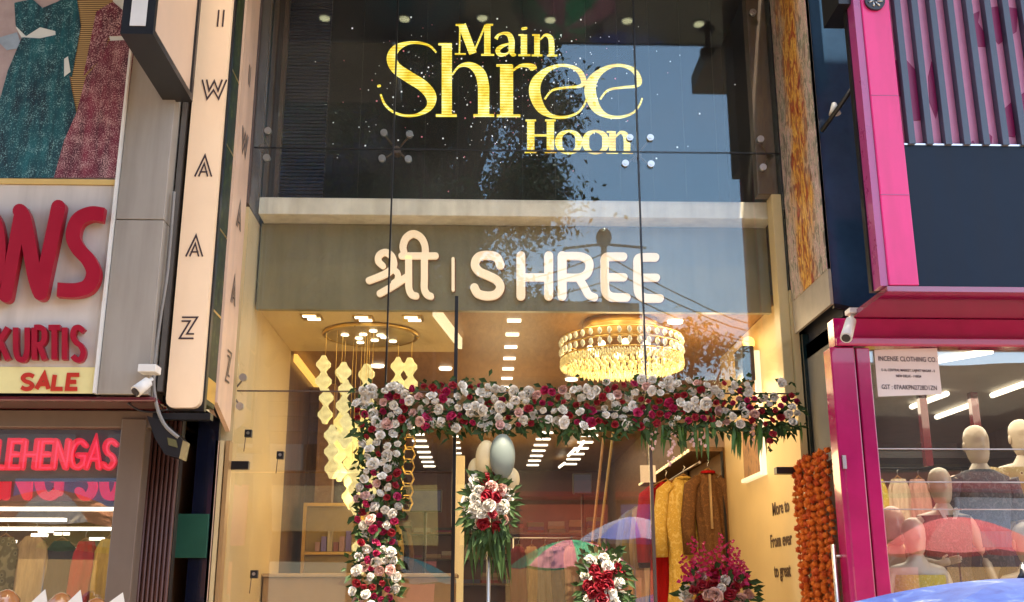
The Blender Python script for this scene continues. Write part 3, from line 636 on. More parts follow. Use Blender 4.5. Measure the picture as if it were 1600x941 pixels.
dcol.build('led_sparkle', emis('led violet', (.9,.25,.35), .4), led)['kind'] = 'stuff'
mb = MB()
for i in range(13): x = -1.2+i*.25; mb.box(x-.002, x+.002, .268, .272, 4.5, 6.5)
mb.build('screen_rail', M['black'], led)

sg = thing('name_sign', 'olive fascia with raised cream letters, Devanagari word left and English right', 'sign', (.25, .4, 3.65))
MB().box(XL+.016, XR-.03, .4, .455, 3.645, 4.318).build('sign_panel', M['olive'], sg)
d1 = lambda x, y: (380+x/2.768, 280+y/2.768); d2 = lambda x, y: (800+x/2.767, 280+y/2.767)
w = 36
SG = [
 G(d1, 2.768, [('L',[(686,335,28),(832,335,28)]),('C',[(788,332,30),(786,290,30),(768,255,30),(735,240,30),(705,258,30),(692,292,30),(695,316,30)]),('C',[(784,335,30),(784,430,30),(784,478,30),(796,502,30),(812,510,28)]),
               ('C',[(716,335,30),(716,430,30),(718,478,30),(730,502,30),(748,508,28)]),('C',[(605,378,26),(585,358,28),(590,332,28),(616,320,28),(642,336,30),(652,368,30),(640,396,30),(606,418,30),(545,442,28)]),
               ('C',[(714,420,26),(690,438,28),(648,466,28),(592,498,28)]),('C',[(646,392,26),(668,410,26),(668,438,26),(652,452,24)])]),
 G(d1, 2.768, [('L',[(908,348,13),(908,482,13)])]),
 G(d1, 2.768, [('C',[(1112,375,w),(1096,342,w),(1058,332,w),(1018,340,w),(1002,372,w),(1020,402,w),(1058,420,w),(1096,440,w),(1112,470,w),(1094,500,w),(1056,508,w),(1016,498,w),(1000,472,w)])]),
 G(d2, 2.767, [('L',[(38,335,38),(38,508,38)]),('L',[(158,335,38),(158,508,38)]),('L',[(38,428,32),(158,428,32)])]),
 G(d2, 2.767, [('L',[(216,335,38),(216,508,38)]),('C',[(216,336,32),(290,336,32),(326,352,34),(334,380,34),(322,412,34),(290,428,32),(230,428,32)]),('C',[(288,430,32),(312,470,32),(330,502,32),(356,514,30)])]),
 G(d2, 2.767, [('C',[(480,338,34),(430,338,34),(402,344,36),(400,380,36),(400,440,36),(404,488,36),(424,510,36),(460,514,34),(494,514,34)]),('L',[(408,427,32),(482,427,32)])]),
 G(d2, 2.767, [('C',[(618,341,34),(570,341,34),(544,348,36),(542,380,36),(542,440,36),(546,490,36),(566,514,36),(600,518,34),(638,518,34)]),('L',[(550,429,32),(622,429,32)])]),
]
for g in SG:
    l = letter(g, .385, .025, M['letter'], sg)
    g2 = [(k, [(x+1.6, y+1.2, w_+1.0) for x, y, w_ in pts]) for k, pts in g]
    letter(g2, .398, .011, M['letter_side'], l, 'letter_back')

# ------------------------------------------------------------------ left neighbour: big signboards over a lit window
YB = -.92
lb = thing('grey_signboard', 'weathered white signboard with big red slanted letters and a yellow sale strip', 'sign', (-3.2, YB, 2.78))
xr = -2.315; xl = -5.2
zg0, zg1 = P(90, 289, YB).z, P(90, 281, YB).z
MB().box(xl, xr-.004, YB, YB+.06, P(90, 612, YB).z, zg0-.002).build('sign_panel', M['board'], lb)
MB().box(xl, xr-.01, YB-.006, YB-.001, P(90, 615, YB).z, P(90, 574, YB).z).build('yellow_strip', M['yellowstrip'], lb)
MB().box(xr-.002, xr+.012, YB-.03, YB+.05, P(90, 615, YB).z, 6.5).build('edge_trim', M['white'], lb)
BN = [('O', [('C',[(-20,335,24),(-42,360,24),(-50,400,24),(-42,445,24),(-20,466,22),(-4,440,24),(2,395,24),(-4,352,24),(-20,335,24)])]),
      ('N', [('L',[(14,466,20),(38,334,20)]),('C',[(36,334,22),(44,352,22),(58,430,22),(66,458,22)]),('L',[(68,462,22),(96,328,22)])]),
      ('S', [('C',[(166,340,22),(146,338,22),(126,348,22),(118,372,22),(126,392,22),(142,410,22),(150,430,22),(142,450,22),(122,457,22),(94,456,22)])])]
for ch, g in BN: letter(g, YB-.02, .05, M['redletter'], lb, roundcap=(ch == 'N'))
x = -3
for ch, x0, x1 in (('K',-2,16),('U',28,46),('R',57,73),('T',79,97),('I',100,108),('S',116,134)):
    letter(cap(ch, x0, 514, x1, 564, 8.5), YB-.006, .035, M['redletter'], lb, roundcap=False)
for ch, x0, x1 in (('S',33,51),('A',57,76),('L',83,98),('E',105,121)):
    letter(cap(ch, x0, 586, x1, 608, 6.5, 3), YB-.008, .006, M['redflat'], lb, roundcap=False)
# poster with two dresses above
po = thing('dress_poster', 'printed poster of a teal and a burgundy sequinned lehenga above the signboard', 'poster', (-3.0, YB, 4.15))
MB().box(xl, xr-.004, YB+.01, YB+.06, zg1, 6.5).build('poster_board', ramp_mat('pinkish print ground', [(.3,(.34,.25,.24)),(.7,(.52,.42,.40))], 'noise', 3), po)
MB().box(xl, xr-.004, YB-.012, YB+.008, zg0, zg1).build('gold_strip', M['goldstrip'], po)
def flat(poly, n, m, d, par=po): 
    return MB().prism([(P(x, y, YB).x, P(x, y, YB).z) for x, y in poly], YB+.009-d, YB+.0095-d+.002).build(n, m, par)
stripe = bpy.data.materials.new('gold slat print'); stripe = ramp_mat('gold slat print', [(.35,(.10,.05,.015)),(.55,(.42,.26,.09)),(.8,(.55,.38,.16))], 'waveZ', 22, (.4,1,1.0), .5, dist=.6)
flat([(100,-60),(215,-60),(200,150),(112,200),(108,60)], 'print_slats', stripe, .002)
teal = sequin_mat('teal sequin print', (.004,.105,.125), (.002,.018,.03), (.22,.42,.42), 16, 130, .565)
burg = sequin_mat('burgundy sequin print', (.20,.018,.045), (.065,.006,.018), (.55,.34,.33), 18, 130, .53)
skin = mat('print skin', (.70,.74,.70), .6, var=.05)
flat([(24,-10),(52,-14),(90,-8),(104,-20),(120,-60),(20,-60)], 'print_neck', skin, .003)
flat([(24,42),(88,40),(86,58),(34,60)], 'print_waist', skin, .003)
flat([(22,4),(50,-2),(66,12),(90,2),(118,-14),(126,40),(112,120),(92,110),(86,48),(62,42),(40,56),(24,40)], 'print_blouse', teal, .005)
flat([(34,58),(62,60),(88,54),(106,110),(118,170),(126,230),(118,278),(-30,278),(-10,190),(12,110)], 'print_skirt', teal, .007)
flat([(-8,60),(26,50),(34,74),(10,78)], 'print_sleeve', mat('pale blue print', (.30,.38,.45), .6, var=.2), .004)
flat([(100,92),(106,88),(110,112),(100,120)], 'print_hand', skin, .008)
flat([(176,-60),(215,-60),(212,4),(192,16),(176,2)], 'print_neck', skin, .003)
flat([(170,56),(214,54),(213,64),(172,64)], 'print_waist', skin, .003)
flat([(150,18),(176,2),(192,16),(214,4),(213,56),(170,56),(160,90),(138,110),(130,118)], 'print_blouse', burg, .006)
flat([(170,64),(212,62),(204,120),(194,200),(186,278),(84,278),(100,220),(120,175),(134,120),(158,92)], 'print_skirt', burg, .009)
# grey cladding beside the board
cl = thing('grey_cladding', 'plain grey cladding strip right of the weathered signboard', 'cladding', (-2.15, YB, 2.78))
zs = P(220, 343, YB).z
MB().box(xr+.016, -2.0, YB, YB+.8, P(200, 616, YB).z, zs-.004).build('cladding_panel', M['acp'], cl, .004)
MB().box(xr+.016, -2.0, YB, YB+.8, zs+.002, 6.5).build('cladding_panel', M['acp'], cl, .004)
MB().box(-1.998, -1.935, YB+.3, 0, 2.75, 6.5).build('recess_back', M['black'], cl)
MB().box(-1.985, -1.955, YB+.12, YB+.3, 2.8, 6.4).build('recess_pipe', mat('grey pipe', (.12,.11,.10), .4), cl)
sun_block_l = tag(MB().box(-5.4, -2.0, -1.559, -.9, 6.8, 7.0).box(-5.4, -.9, -3.4, -1.56, 6.8, 7.0).build('canopy', M['concrete']), 'added unseen sun blocking slab high over the weathered signboard', 'canopy')  # unseen slab, shaped to shade the signboard and the letter sign
# perpendicular light box at top
bxs = thing('box_sign', 'black framed projecting light box with blank beige side at the top left', 'sign', (-1.95, -1.3, 4.7))
MB().box(-2.06, -1.91, -1.72, -.93, 4.735, 6.6).build('sign_body', mat('beige box side', (.62,.45,.34), .4, var=.05, emit=(1,.7,.5), estr=.05), bxs)
for y0, y1, z0, z1 in ((-1.76,-1.722,4.69,6.6),(-.928,-.89,4.69,6.6),(-1.722,-.928,4.69,4.733)):
    MB().box(-2.08, -1.895, y0, y1, z0, z1).build('frame', M['black'], bxs)
MB().box(-2.03, -1.94, -1.765, -1.761, 4.74, 6.6).build('front_face', M['white'], bxs)
# shop front below
YS = -.6
ls = thing('lehenga_shop', 'taupe framed shop window with red neon letters at the lower left', 'shop', (-3.3, YS, 0))
def lp(mb, n, m, bevel=0, par=None): return mb.build(n, m, par or ls, bevel)
zc0 = P(100, 616, YB).z
lp(MB().box(xl, -1.96, YB+.02, YS+.12, P(100, 640, YS).z, zc0-.008), 'gloss_fascia', M['maroon'], .01)
lp(MB().box(xl, -2.02, YS, YS+.1, P(100, 668, YS).z, P(100, 641, YS).z), 'window_head', M['taupe'], .006)
xp0, xp1 = P(178, 800, YS).x, P(217, 800, YS).x
lp(MB().box(xp0, xp1, YS-.02, YS+.14, .12, P(200, 655, YS).z), 'window_post', M['taupe'], .006)
lp(MB().box(xl, xp0-.002, YS+.05, YS+.06, .5, P(100, 669, YS).z), 'window_pane', M['glass2'])
lp(MB().box(xl, xp0-.002, YS, YS+.14, .12, .5), 'plinth', M['taupe'])
zr = 3.0
lp(MB().box(xl, -2.05, YS+.15, 3.2, .02, .12), 'room_floor', M['tan'])
lp(MB().box(xl, -2.05, 3.2, 3.3, .02, 2.9), 'back_wall', mat('ochre room back', (.40,.24,.08), .6, var=.25))
lp(MB().box(-2.09, -2.03, YS+.15, 3.2, .02, 2.9), 'room_wall', mat('brown room wall', (.16,.08,.04), .6, var=.2))
lp(MB().box(xl-.1, xl, YS, 3.3, .02, 2.9), 'room_wall', M['tan'])
lp(MB().box(xl, -2.03, YS+.15, 3.3, 2.62, 2.7), 'ceiling', mat('olive room ceiling', (.45,.36,.18), .6, var=.1))
lp(MB().box(xl, -2.03, YS+.2, 3.3, 2.72, 6.5), 'upper_block', M['dark'])
nb0, nb1 = P(90, 752, YS+.12).z, P(90, 668, YS+.12).z
ns = thing('neon_sign', 'red neon word on a dark board inside the left shop window', 'sign', (-3.1, YS+.13, 2.35))
MB().box(xl, xp0-.03, YS+.12, YS+.15, nb0, nb1).build('board', mat('neon back board', (.12,.10,.085), .35, var=.15), ns)
for ch, x0, x1 in (('L',-6,6),('E',14,30),('H',36,56),('E',62,79),('N',85,104),('G',110,132),('A',136,156),('S',162,179)):
    l = letter(cap(ch, x0, 690, x1, 731, 9, 5), YS+.11, .03, M['neon'], ns)
    letter(cap(ch, x0, 690, x1, 731, 2.4, 5), YS+.079, .004, M['neoncore'], l, 'neon_core')
n2 = thing('neon_sign', 'second red neon word half hidden below the dark neon board', 'sign', (-3.1, YS+.4, 2.2))
MB().box(xl, xp0-.03, YS+.40, YS+.43, P(90, 783, YS+.4).z, P(90, 690, YS+.4).z).build('board', mat('brown sign board', (.20,.07,.03), .5), n2)
for ch, x0, x1 in (('I',-8,2),('N',10,44),('G',60,94),('S',124,147),('U',162,186)):
    letter(cap(ch, x0, 712, x1, 776, 13, 5), YS+.39, .03, M['neon'], n2)
for py, x1 in ((795, 178), (812, 100), (826, 172)):
    p = P(90, py, 1.0+(812-py)*-.02); 
    o = tag(MB().box(-5.0, P(x1, py, p.y).x, p.y, p.y+.06, p.z-.012, p.z+.012).build('tube_light', M['white_lamp']), {795:'long upper',812:'short middle',826:'long lower'}[py]+' warm tube light on the ceiling inside the left shop', 'lamp', 'tube lights in the left shop')
# small reflected dashes are spot lights over the racks
rs = random.Random(5)
for x, y in ((12,846),(70,830),(95,834),(30,862),(120,858),(150,842),(60,836),(138,868)):
    p = P(x, y, 1.6+rs.random()); MB().box(p.x-.06, p.x+.06, p.y, p.y+.05, p.z-.012, p.z+.012).build('spot_bar', M['white_lamp'], ls)
# fluted cladding and dark gap
fl_ = thing('fluted_cladding', 'dark brown fluted upright cladding between the left window and dark gap', 'cladding', (-2.1, -.45, .1))
xf0, xf1 = P(222, 800, -.5).x, P(272, 800, -.5).x
MB().box(xf0-.03, xf1, -.47, -.4, .05, 2.72).build('backing_board', M['black'], fl_)
for i in range(7):
    X = xf0+(xf1-xf0)*(i+.5)/7; MB().tube([(X, -.485, .05), (X, -.485, 2.72)], .013, 8).build('flute', M['flute'], fl_)
gp = thing('gap_screen', 'dark navy screen with a green board in the gap left of the glass', 'screen', (-1.85, -.1, 0))
MB().box(xf1+.002, -1.76, -.1, -.05, .02, 2.9).build('navy_panel', mat('deep navy', (.004,.006,.018), .25, var=.2, coat=.5), gp)
a, b = P(272, 803, -.12), P(322, 872, -.12); MB().box(a.x, b.x, -.125, -.102, b.z, a.z).build('green_board', M['green'], gp, .004)
for x, w_, m in ((327,5,'brown'),(334,6,'pinkcream'),(342,7,'cream'),(351,7,'tan')):
    X = P(x, 800, -.06).x; MB().box(X-w_*.0019, X+w_*.0019, -.07-.005*w_, -.02, .05, P(340, 690, -.06).z).build('jamb_strip', M[m], gp)
# CCTV cameras, cable and flood bracket
def cctv(base, tip, label):
    t = thing('security_camera', label, 'camera', base)
    d = (tip-base).normalized()
    MB().tube([base, base+(tip-base)*.3], .012, 8).build('arm', M['white'], t)
    MB().tube([base+(tip-base)*.25, tip], [.032, .036], 14).build('camera_body', M['white'], t)
    MB().tube([tip-d*.002, tip+d*.008], .026, 12).build('lens', M['black'], t)
    return t
t = cctv(P(238, 592, -1.0), P(212, 612, -1.08), 'white security camera under the grey cladding beside the cream letter sign')
a, b = P(219, 571, -1.0), P(246, 583, -1.0); MB().box(a.x, b.x, -1.04, -.93, b.z, a.z).build('mount_box', M['white'], t, .004)
t = cctv(P(1332, 493, -.95), P(1322, 528, -1.1), 'white security camera on the crimson fascia under the navy panel')
p = P(1334, 488, -.95); MB().box(p.x-.04, p.x+.03, -.99, -.90, p.z-.012, p.z+.02).build('mount_box', M['white'], t, .004)
cb = MB().tube([P(x, y, -.86) for x, y in smooth_path([(272,300),(262,420),(250,500),(240,575),(243,625),(256,662),(279,684)], 5)], .011, 8).build('cable', mat('grey cable', (.22,.21,.20), .5))
tag(cb, 'thick grey cable hanging down beside the cream letter sign', 'cable')
c2 = MB().tube([P(x, y, -.84) for x, y in smooth_path([(190,622),(215,640),(238,644),(262,640)], 5)], .006, 6).build('cable', M['black']); tag(c2, 'thin black wire looped under the white security camera', 'cable')
fb = thing('flood_lamp', 'black flood lamp hanging under the end of the cream letter sign', 'lamp', P(265, 680, -.8))
MB().prism([(P(x, y, -.8).x, P(x, y, -.8).z) for x, y in ((234,652),(258,660),(290,690),(284,718),(262,712),(246,686))], -.86, -.7).build('lamp_housing', M['black'], fb)
MB().prism([(P(x, y, -.8).x, P(x, y, -.8).z) for x, y in ((266,686),(280,690),(282,702),(268,698))], -.866, -.861).build('label_plate', mat('dull olive label', (.10,.09,.03), .6), fb)
MB().box(P(240,650,-.8).x, P(330,650,-.8).x, -.82, -.75, P(240,656,-.8).z, P(240,646,-.8).z).build('bracket', M['black'], fb)
# ------------------------------------------------------------------ flowers
def rose_mesh(name, m, seed, open_=1.0):
    """a rose head facing +Z: a spiral bud in cupped, uneven, curled petals"""
    r = random.Random(seed); mb = MB()
    mb.sphere((r.uniform(-.05,.05),r.uniform(-.05,.05),.12), .20, .20, .36, 7, 5)
    rings = [(3,.24,.48,.34),(4,.42,.36,.46),(5,.64,.16,.56),(6,.90*open_,-.08,.62)]
    if seed % 4 == 3: rings = rings[:3]
    for ring, (n, rad, lift, w) in enumerate(rings):
        a0 = r.uniform(0, 2)
        for k in range(n):
            a = a0+2*pi*k/n+r.uniform(-.3,.3); ca, sa = cos(a), sin(a); w2 = w*r.uniform(.8,1.2); dr = r.uniform(.86,1.12); lf_ = lift+r.uniform(-.12,.12); curl = r.uniform(.0,.22)
            g = []
            for (u, z, q) in ((rad*.2,-.3,.35),(rad*.75,lf_*.55,1),(rad*1.0*dr,lf_+.16,.95),(rad*(1.0+curl)*dr,lf_+.16-curl*.7,.55)):
                for v in (-1, -.4, .4, 1):
                    t = v*w2*q; rr_ = u*(1-.16*v*v)+r.uniform(-.025,.025); g.append((rr_*ca-t*sa, rr_*sa+t*ca, z+.10*v*v*(1-ring*.12)+r.uniform(-.03,.03)))
            mb.add(g, [(i*4+j, i*4+j+1, i*4+j+5, i*4+j+4) for i in range(3) for j in range(3)], True)
    return mesh_of(mb, name, m)
ROSE = {k: [rose_mesh('rose', M['rose_'+k], i*7+j, 1-.12*j) for j in range(4)] for i, k in enumerate(('white','red','magenta','blush'))}
def pick(r): return r.choices(('white','red','magenta','blush'), (.43,.27,.19,.11))[0]
def facing(r, sp_=.6):
    return (pi/2+r.uniform(-sp_,sp_), r.uniform(-sp_,sp_), r.uniform(0,6.28)*0+r.uniform(-.5,.5))
def leaf(mb, p, d, up, L, w, droop=.15):
    p, d = Vector(p), Vector(d).normalized(); s_ = d.cross(Vector(up)).normalized() if d.cross(Vector(up)).length > .01 else Vector((1,0,0))
    n = s_.cross(d)
    a, b, c = p, p+d*L*.5+n*L*.06, p+d*L+Vector((0,0,-droop*L))
    mb.add([a, b+s_*w/2, c, b-s_*w/2, b-n*w*.15], [(0,4,1),(4,2,1),(0,3,4),(3,2,4)])
rg = random.Random(11)
ga = thing('flower_arch', 'arch of white, red and magenta roses with green leaves round the shop door', 'flower arch', (.4, -.1, 0))
fr_ = MB(); fr_.tube([P(592, 960, -.08), P(596, 645, -.08), P(1235, 645, -.08)], .02, 8); fr_.build('arch_frame', M['black'], ga)
spots = []
def try_spot(x, y, dmin):
    if all((x-a)**2+(y-b)**2 > dmin*dmin for a, b in spots): spots.append((x, y)); return True
    return False
for _ in range(12000):
    x = rg.uniform(558, 1248); top = 604-4*sin(x*.02)-(7 if x > 940 else 0); bot = 668 if x < 1010 else 664
    y = rg.uniform(top, bot-(8*rg.random()))
    if x < 700 or x > 1150: y += 0
    if x > 1170 and y < 618: continue
    try_spot(x, y, 11.2)
for _ in range(5000):
    y = rg.uniform(668, 950); cx = 598-(y-660)*.052; hw = 30+5*sin(y*.05)
    try_spot(rg.uniform(cx-hw, cx+hw), y, 12.2)
for x, y in ((1222,598),(1208,678),(1203,690),(688,664),(712,668)): spots.append((x, y))
rg.shuffle(spots)
extra = MB()
lf = MB(); EX = {}
for i, (x, y) in enumerate(spots):
    Y = -.16-rg.uniform(0,.07); p = P(x, y, Y)
    # clumps of one colour
    cl_ = sin(x*.023+1.3)+sin(y*.045+x*.011); k = pick(rg)
    if cl_ > 1.0 and rg.random() < .4: k = 'white'
    sc_ = rg.uniform(.030,.046)*(.85 if k in ('red','magenta') else 1)
    if i < 298: inst(rg.choice(ROSE[k]), 'rose', ga, p, facing(rg, .8), (sc_, sc_*rg.uniform(.85,1.1), sc_*rg.uniform(.75,1.1)))
    else: EX.setdefault(k, []).append((p, Euler(facing(rg, .8)), sc_))
for k, L_ in EX.items():
    mb = MB(); src = ROSE[k][0]
    for p, e_, s_ in L_:
        R_ = e_.to_matrix(); mb.add([p+R_ @ (v.co*s_) for v in src.vertices], [tuple(f.vertices) for f in src.polygons], True)
    mb.build('rose_mass', M['rose_'+k], ga)['kind'] = 'stuff'
def leafspray(x, y, n, Lr=(.06,.12), mb=lf, Y=-.13):
    for _ in range(n):
        p = P(x+rg.gauss(0,7), y+rg.gauss(0,7), Y+rg.uniform(-.07,.05))
        leaf(mb, p, (rg.gauss(0,1), -abs(rg.gauss(0,.5)), rg.gauss(-.2,.8)), (rg.gauss(0,.3),-1,rg.gauss(0,.3)), rg.uniform(*Lr), rg.uniform(.02,.04))
for x, y in spots: leafspray(x, y, 4, (.035,.075))
for x in range(565, 1250, 7): leafspray(x, 664+rg.uniform(-4,10), 4, (.05,.11))
for y in range(670, 950, 9):
    for s_ in (-1, 1): leafspray(598-(y-660)*.052+s_*26, y, 3, (.045,.08))
lf.build('leaf_mass', M['leaf'], ga)['kind'] = 'stuff'
bl = MB()
for x, y0, y1, n in ((1092,662,722,7),(1068,664,716,6),(1038,664,712,6),(1110,660,700,6),(1146,660,728,9),(1192,660,716,10),(1018,662,706,5),(1168,664,700,4),(1232,660,690,5),(890,664,690,3),(955,664,690,3)):
    for k in range(n):
        xx = x+rg.gauss(0,6); ye = y1+rg.uniform(-22,6); a = P(xx, y0, -.14+rg.uniform(-.05,.05)); e = P(xx+rg.gauss(0,5), ye, -.14+rg.uniform(-.06,.06)); m_ = (a+e)/2
        w_ = rg.uniform(.010,.020); bl.add([a+Vector((-w_*.5,0,0)), a+Vector((w_*.5,0,0)), m_+Vector((w_*.6,-.012,0)), e, m_+Vector((-w_*.6,.004,0))], [(0,1,2,4),(4,2,3)])
bl.build('gladiolus_leaves', M['leafb'], ga)['kind'] = 'stuff'
bud = MB()
for x, y0, y1 in ((1020,668,705),(1052,668,712),(1048,700,730),(1176,664,690),(1080,668,700),(1100,668,700)):
    for k in range(10):
        p = P(x+rg.gauss(0,3), y0+(y1-y0)*k/10, -.16); bud.sphere(p, rg.uniform(.008,.013), None, None, 6, 4)
bud.build('hanging_buds', M['rose_blush'], ga)['kind'] = 'stuff'

# bouquets on stands
def bouquet(label, cx, cy, w, h, Y, n, cols, leafs, group=None, hang=0, foot=True):
    b = P(cx, cy, Y); t = thing('bouquet', label, 'bouquet', (b.x, Y, 0))
    sps = []; k = 0
    while len(sps) < n and k < 3000:
        k += 1; a = rg.uniform(0,2*pi); q = math.sqrt(rg.random()); x, y = cx+cos(a)*q*w, cy+sin(a)*q*h
        if all((x-u)**2+(y-v)**2 > 160 for u, v in sps): sps.append((x, y))
    for x, y in sps:
        e = ((x-cx)/w)**2+((y-cy)/h)**2
        inst(rg.choice(ROSE[rg.choices(list(cols), list(cols.values()))[0]]), 'rose', t, P(x, y, Y-.16*(1-e)), facing(rg), rg.uniform(.046,.060))
    mb = MB()
    for _ in range(leafs):
        a = rg.uniform(0,2*pi); q = math.sqrt(rg.random())*1.18; x, y = cx+cos(a)*q*w, cy+sin(a)*q*h
        leaf(mb, P(x, y, Y-.04+rg.uniform(-.06,.06)), (cos(a)+rg.gauss(0,.5), -abs(rg.gauss(0,.4)), -sin(a)+rg.gauss(0,.5)), (0,-1,0), rg.uniform(.05,.10), rg.uniform(.02,.04))
    for _ in range(hang):
        x = cx+rg.gauss(0,w*.6); a = P(x, cy+h*.5, Y+rg.uniform(-.06,.06)); e = P(x+rg.gauss(0,14), cy+h+rg.uniform(20,85), Y+rg.uniform(-.1,.1)); m_ = (a+e)/2+Vector((0,-.03,0)); w_ = rg.uniform(.008,.02)
        mb.add([a, m_+Vector((w_,0,0)), e, m_-Vector((w_,0,0))], [(0,1,2,3)])
    mb.build('leaf_mass', M['leaf'], t)['kind'] = 'stuff'
    MB().tube([(b.x, Y+.02, .03), (b.x, Y+.02, b.z)], .012, 8).build('stand_pole', M['steel'], t)
    mb = MB()
    for k in range(3): a = 2*pi*k/3; mb.tube([(b.x, Y+.02, .3), (b.x+.2*cos(a), Y+.02+.2*sin(a), .03)], .01, 6)
    mb.build('stand_foot', M['steel'], t)
    return t
bouquet('tall bouquet of white and dark red roses with trailing greens under the balloons', 764, 788, 34, 46, -.25, 26, {'white':5,'red':5,'blush':1}, 150, hang=34)
bouquet('upright white and red rose bouquet standing before the glass by the hanging clothes', 944, 922, 32, 58, -.2, 30, {'white':5,'red':4}, 170)
g = bouquet('big arrangement with tall crimson gladioli above cream roses beside the red and yellow garments', 1122, 930, 50, 42, .35, 30, {'blush':4,'red':3,'white':2}, 160)
mb = MB()
for x, y0, y1 in ((1082,905,838),(1098,905,846),(1125,905,832),(1140,905,842),(1152,905,856),(1112,905,858),(1070,908,868),(1160,912,874)):
    for k in range(22):
        f = k/22; p = P(x+rg.gauss(0,5-3*f), y0+(y1-y0)*f, .3+rg.uniform(-.05,.05)); s_ = .020*(1-.5*f)
        leaf(mb, p, (rg.gauss(0,1),-.6,rg.uniform(0,1)), (0,-1,.2), s_*2.4, s_*1.6, .1)
        leaf(mb, p, (rg.gauss(0,1),-.6,rg.uniform(-.4,1)), (0,-1,.2), s_*2.4, s_*1.6, .1)
mb.build('gladiolus_spikes', M['rose_magenta'], g)['kind'] = 'stuff'

# balloons above the tall bouquet
BL = [(785,714,20,36,'balloon_grey','large grey balloon at the front of the bunch above the tall bouquet'),(760,718,17,30,'balloon_cream','cream balloon left of the large grey one in the bunch'),
      (744,738,13,22,'balloon_cream','small cream balloon at the left end of the bunch'),(797,750,15,20,'balloon_cream','small cream balloon lowest right in the bunch, over the roses'),(774,740,12,24,'balloon_grey','small grey balloon tucked below the large grey one')]
for i, (x, y, rx, ry, m, lab) in enumerate(BL):
    c = P(x, y, -.30+.06*i); k = (c.y+7.25)/FPX; mb = MB()
    n = 14; mb.loft([(c.x, c.y, c.z-ry*k*cos(pi*(j+.05)/(n+.1)), rx*k*sin(pi*(j+.05)/(n+.1))*(1+.14*(j/n-.5)), rx*k*sin(pi*(j+.05)/(n+.1))*(1+.14*(j/n-.5))) for j in range(n+1)], 18)
    mb.tube([(c.x, c.y, c.z-ry*k+.004), (c.x, c.y, c.z-ry*k-.012)], [.004, .010], 8); mb.tube([(c.x, c.y, c.z-ry*k-.01), (P(764,770,-.2).x, -.2, P(764,770,-.2).z)], .0015, 4)
    tag(mb.build('balloon', M[m]), lab, 'balloon', 'balloons above the bouquet')

# marigold curtain over the open glass door leaf
dl = thing('glass_door', 'open glass door leaf with long steel pull handles under the marigold curtain', 'door', (2.18, 0, 0))
MB().box(2.176, 2.186, -.92, -.02, .06, 2.40).build('door_pane', M['glass2'], dl)
for z0, z1 in ((.05,.12),(2.33,2.41)): MB().box(2.17, 2.192, -.92, -.02, z0, z1).build('door_rail', M['steel'], dl)
for X in (2.11, 2.25):
    y = -.80; h = MB().tube([(X, y, .55), (X, y, P(1273, 852, -.7).z)], .014, 10)
    for z in (.75, P(1273, 870, -.7).z): h.tube([(X, y, z), (2.18, y, z)], .008, 8)
    h.build('pull_handle', M['steel'], dl)
def flower_ball(name, m, seed):
    r = random.Random(seed); mb = MB(); mb.sphere((0,0,0), .8, .8, .62, 8, 5)
    for k in range(26):
        a = r.uniform(0,2*pi); e = r.uniform(-.9,1.2); d = Vector((cos(a)*cos(e), sin(a)*cos(e), sin(e)*.8)); leaf(mb, d*.55, d+Vector((r.gauss(0,.3),r.gauss(0,.3),r.gauss(0,.3))), (0,0,1), .55, .42, 0)
    return mesh_of(mb, name, m)
MG = [flower_ball('marigold', M['marigold'], 1), flower_ball('marigold', M['marigold2'], 2), flower_ball('marigold', M['marigold'], 3)]
mc = thing('marigold_curtain', 'curtain of orange marigold strings draped over the open glass door', 'garland', (2.23, -.35, 2.4))
n = 0; cord = MB(); rest = MB()
for i in range(13):
    y = -.03-i*.054; x = 2.135+.012*sin(i*1.7); ztop = 2.43+.035*(i/10)+rg.uniform(-.015,.015); z = ztop; cord.tube([(x, y, ztop), (x, y, .9)], .003, 4)
    while z > 1.52:
        q = inst(rg.choice(MG), 'marigold', mc, (x+rg.gauss(0,.006), y+rg.gauss(0,.007), z), (rg.uniform(-.4,.4), rg.uniform(-.4,.4), rg.uniform(0,6)), rg.uniform(.026,.033)); n += 1
        z -= rg.uniform(.040,.050)
for j, X in enumerate((2.215, 2.262)):
    for k in range(1):
        y = -.70-.05*j; z = 2.46-.03*j; cord.tube([(X, y, z), (X, y, .9)], .003, 4)
        while z > 1.5 and n < 299:
            inst(rg.choice(MG), 'marigold', mc, (X+rg.gauss(0,.006), y+rg.gauss(0,.006), z), (rg.uniform(-.4,.4), 0, rg.uniform(0,6)), rg.uniform(.025,.031)); n += 1; z -= rg.uniform(.042,.05)
cord.build('string', M['marigold2'], mc)
# ------------------------------------------------------------------ inside the main shop
def area(name, loc, sx_, sy_, power, col=(1,.78,.5), rot=(0,0,0)):
    l = bpy.data.lights.new(name, 'AREA'); l.shape = 'RECTANGLE'; l.size = sx_; l.size_y = sy_; l.energy = power*.16; l.color = col
    o = bpy.data.objects.new(name, l); COL.objects.link(o); o.location = loc; o.rotation_euler = rot; return o
area('lounge_lamp', (-.9, 1.3, 3.66), .9, .8, 8)
area('entrance_lamp', (1.35, .9, 3.66), 1.2, .8, 34)
area('aisle_lamp', (.4, 4.2, 3.66), 2.2, 2.5, 42)
def glow(name, loc, power, r_=.2):
    l = bpy.data.lights.new(name, 'POINT'); l.energy = power*.16; l.color = (1,.72,.38); l.shadow_soft_size = r_
    o = bpy.data.objects.new(name, l); COL.objects.link(o); o.location = loc
glow('chandelier_glow', (P(970,515,1.0).x, 1.0, 3.25), 26, .3); glow('lantern_glow', (-.95, 1.2, 2.4), 22); glow('wall_washer', (1.9, 1.2, 3.25), 16, .1); glow('door_glow', (1.5, .7, 2.5), 14, .2)
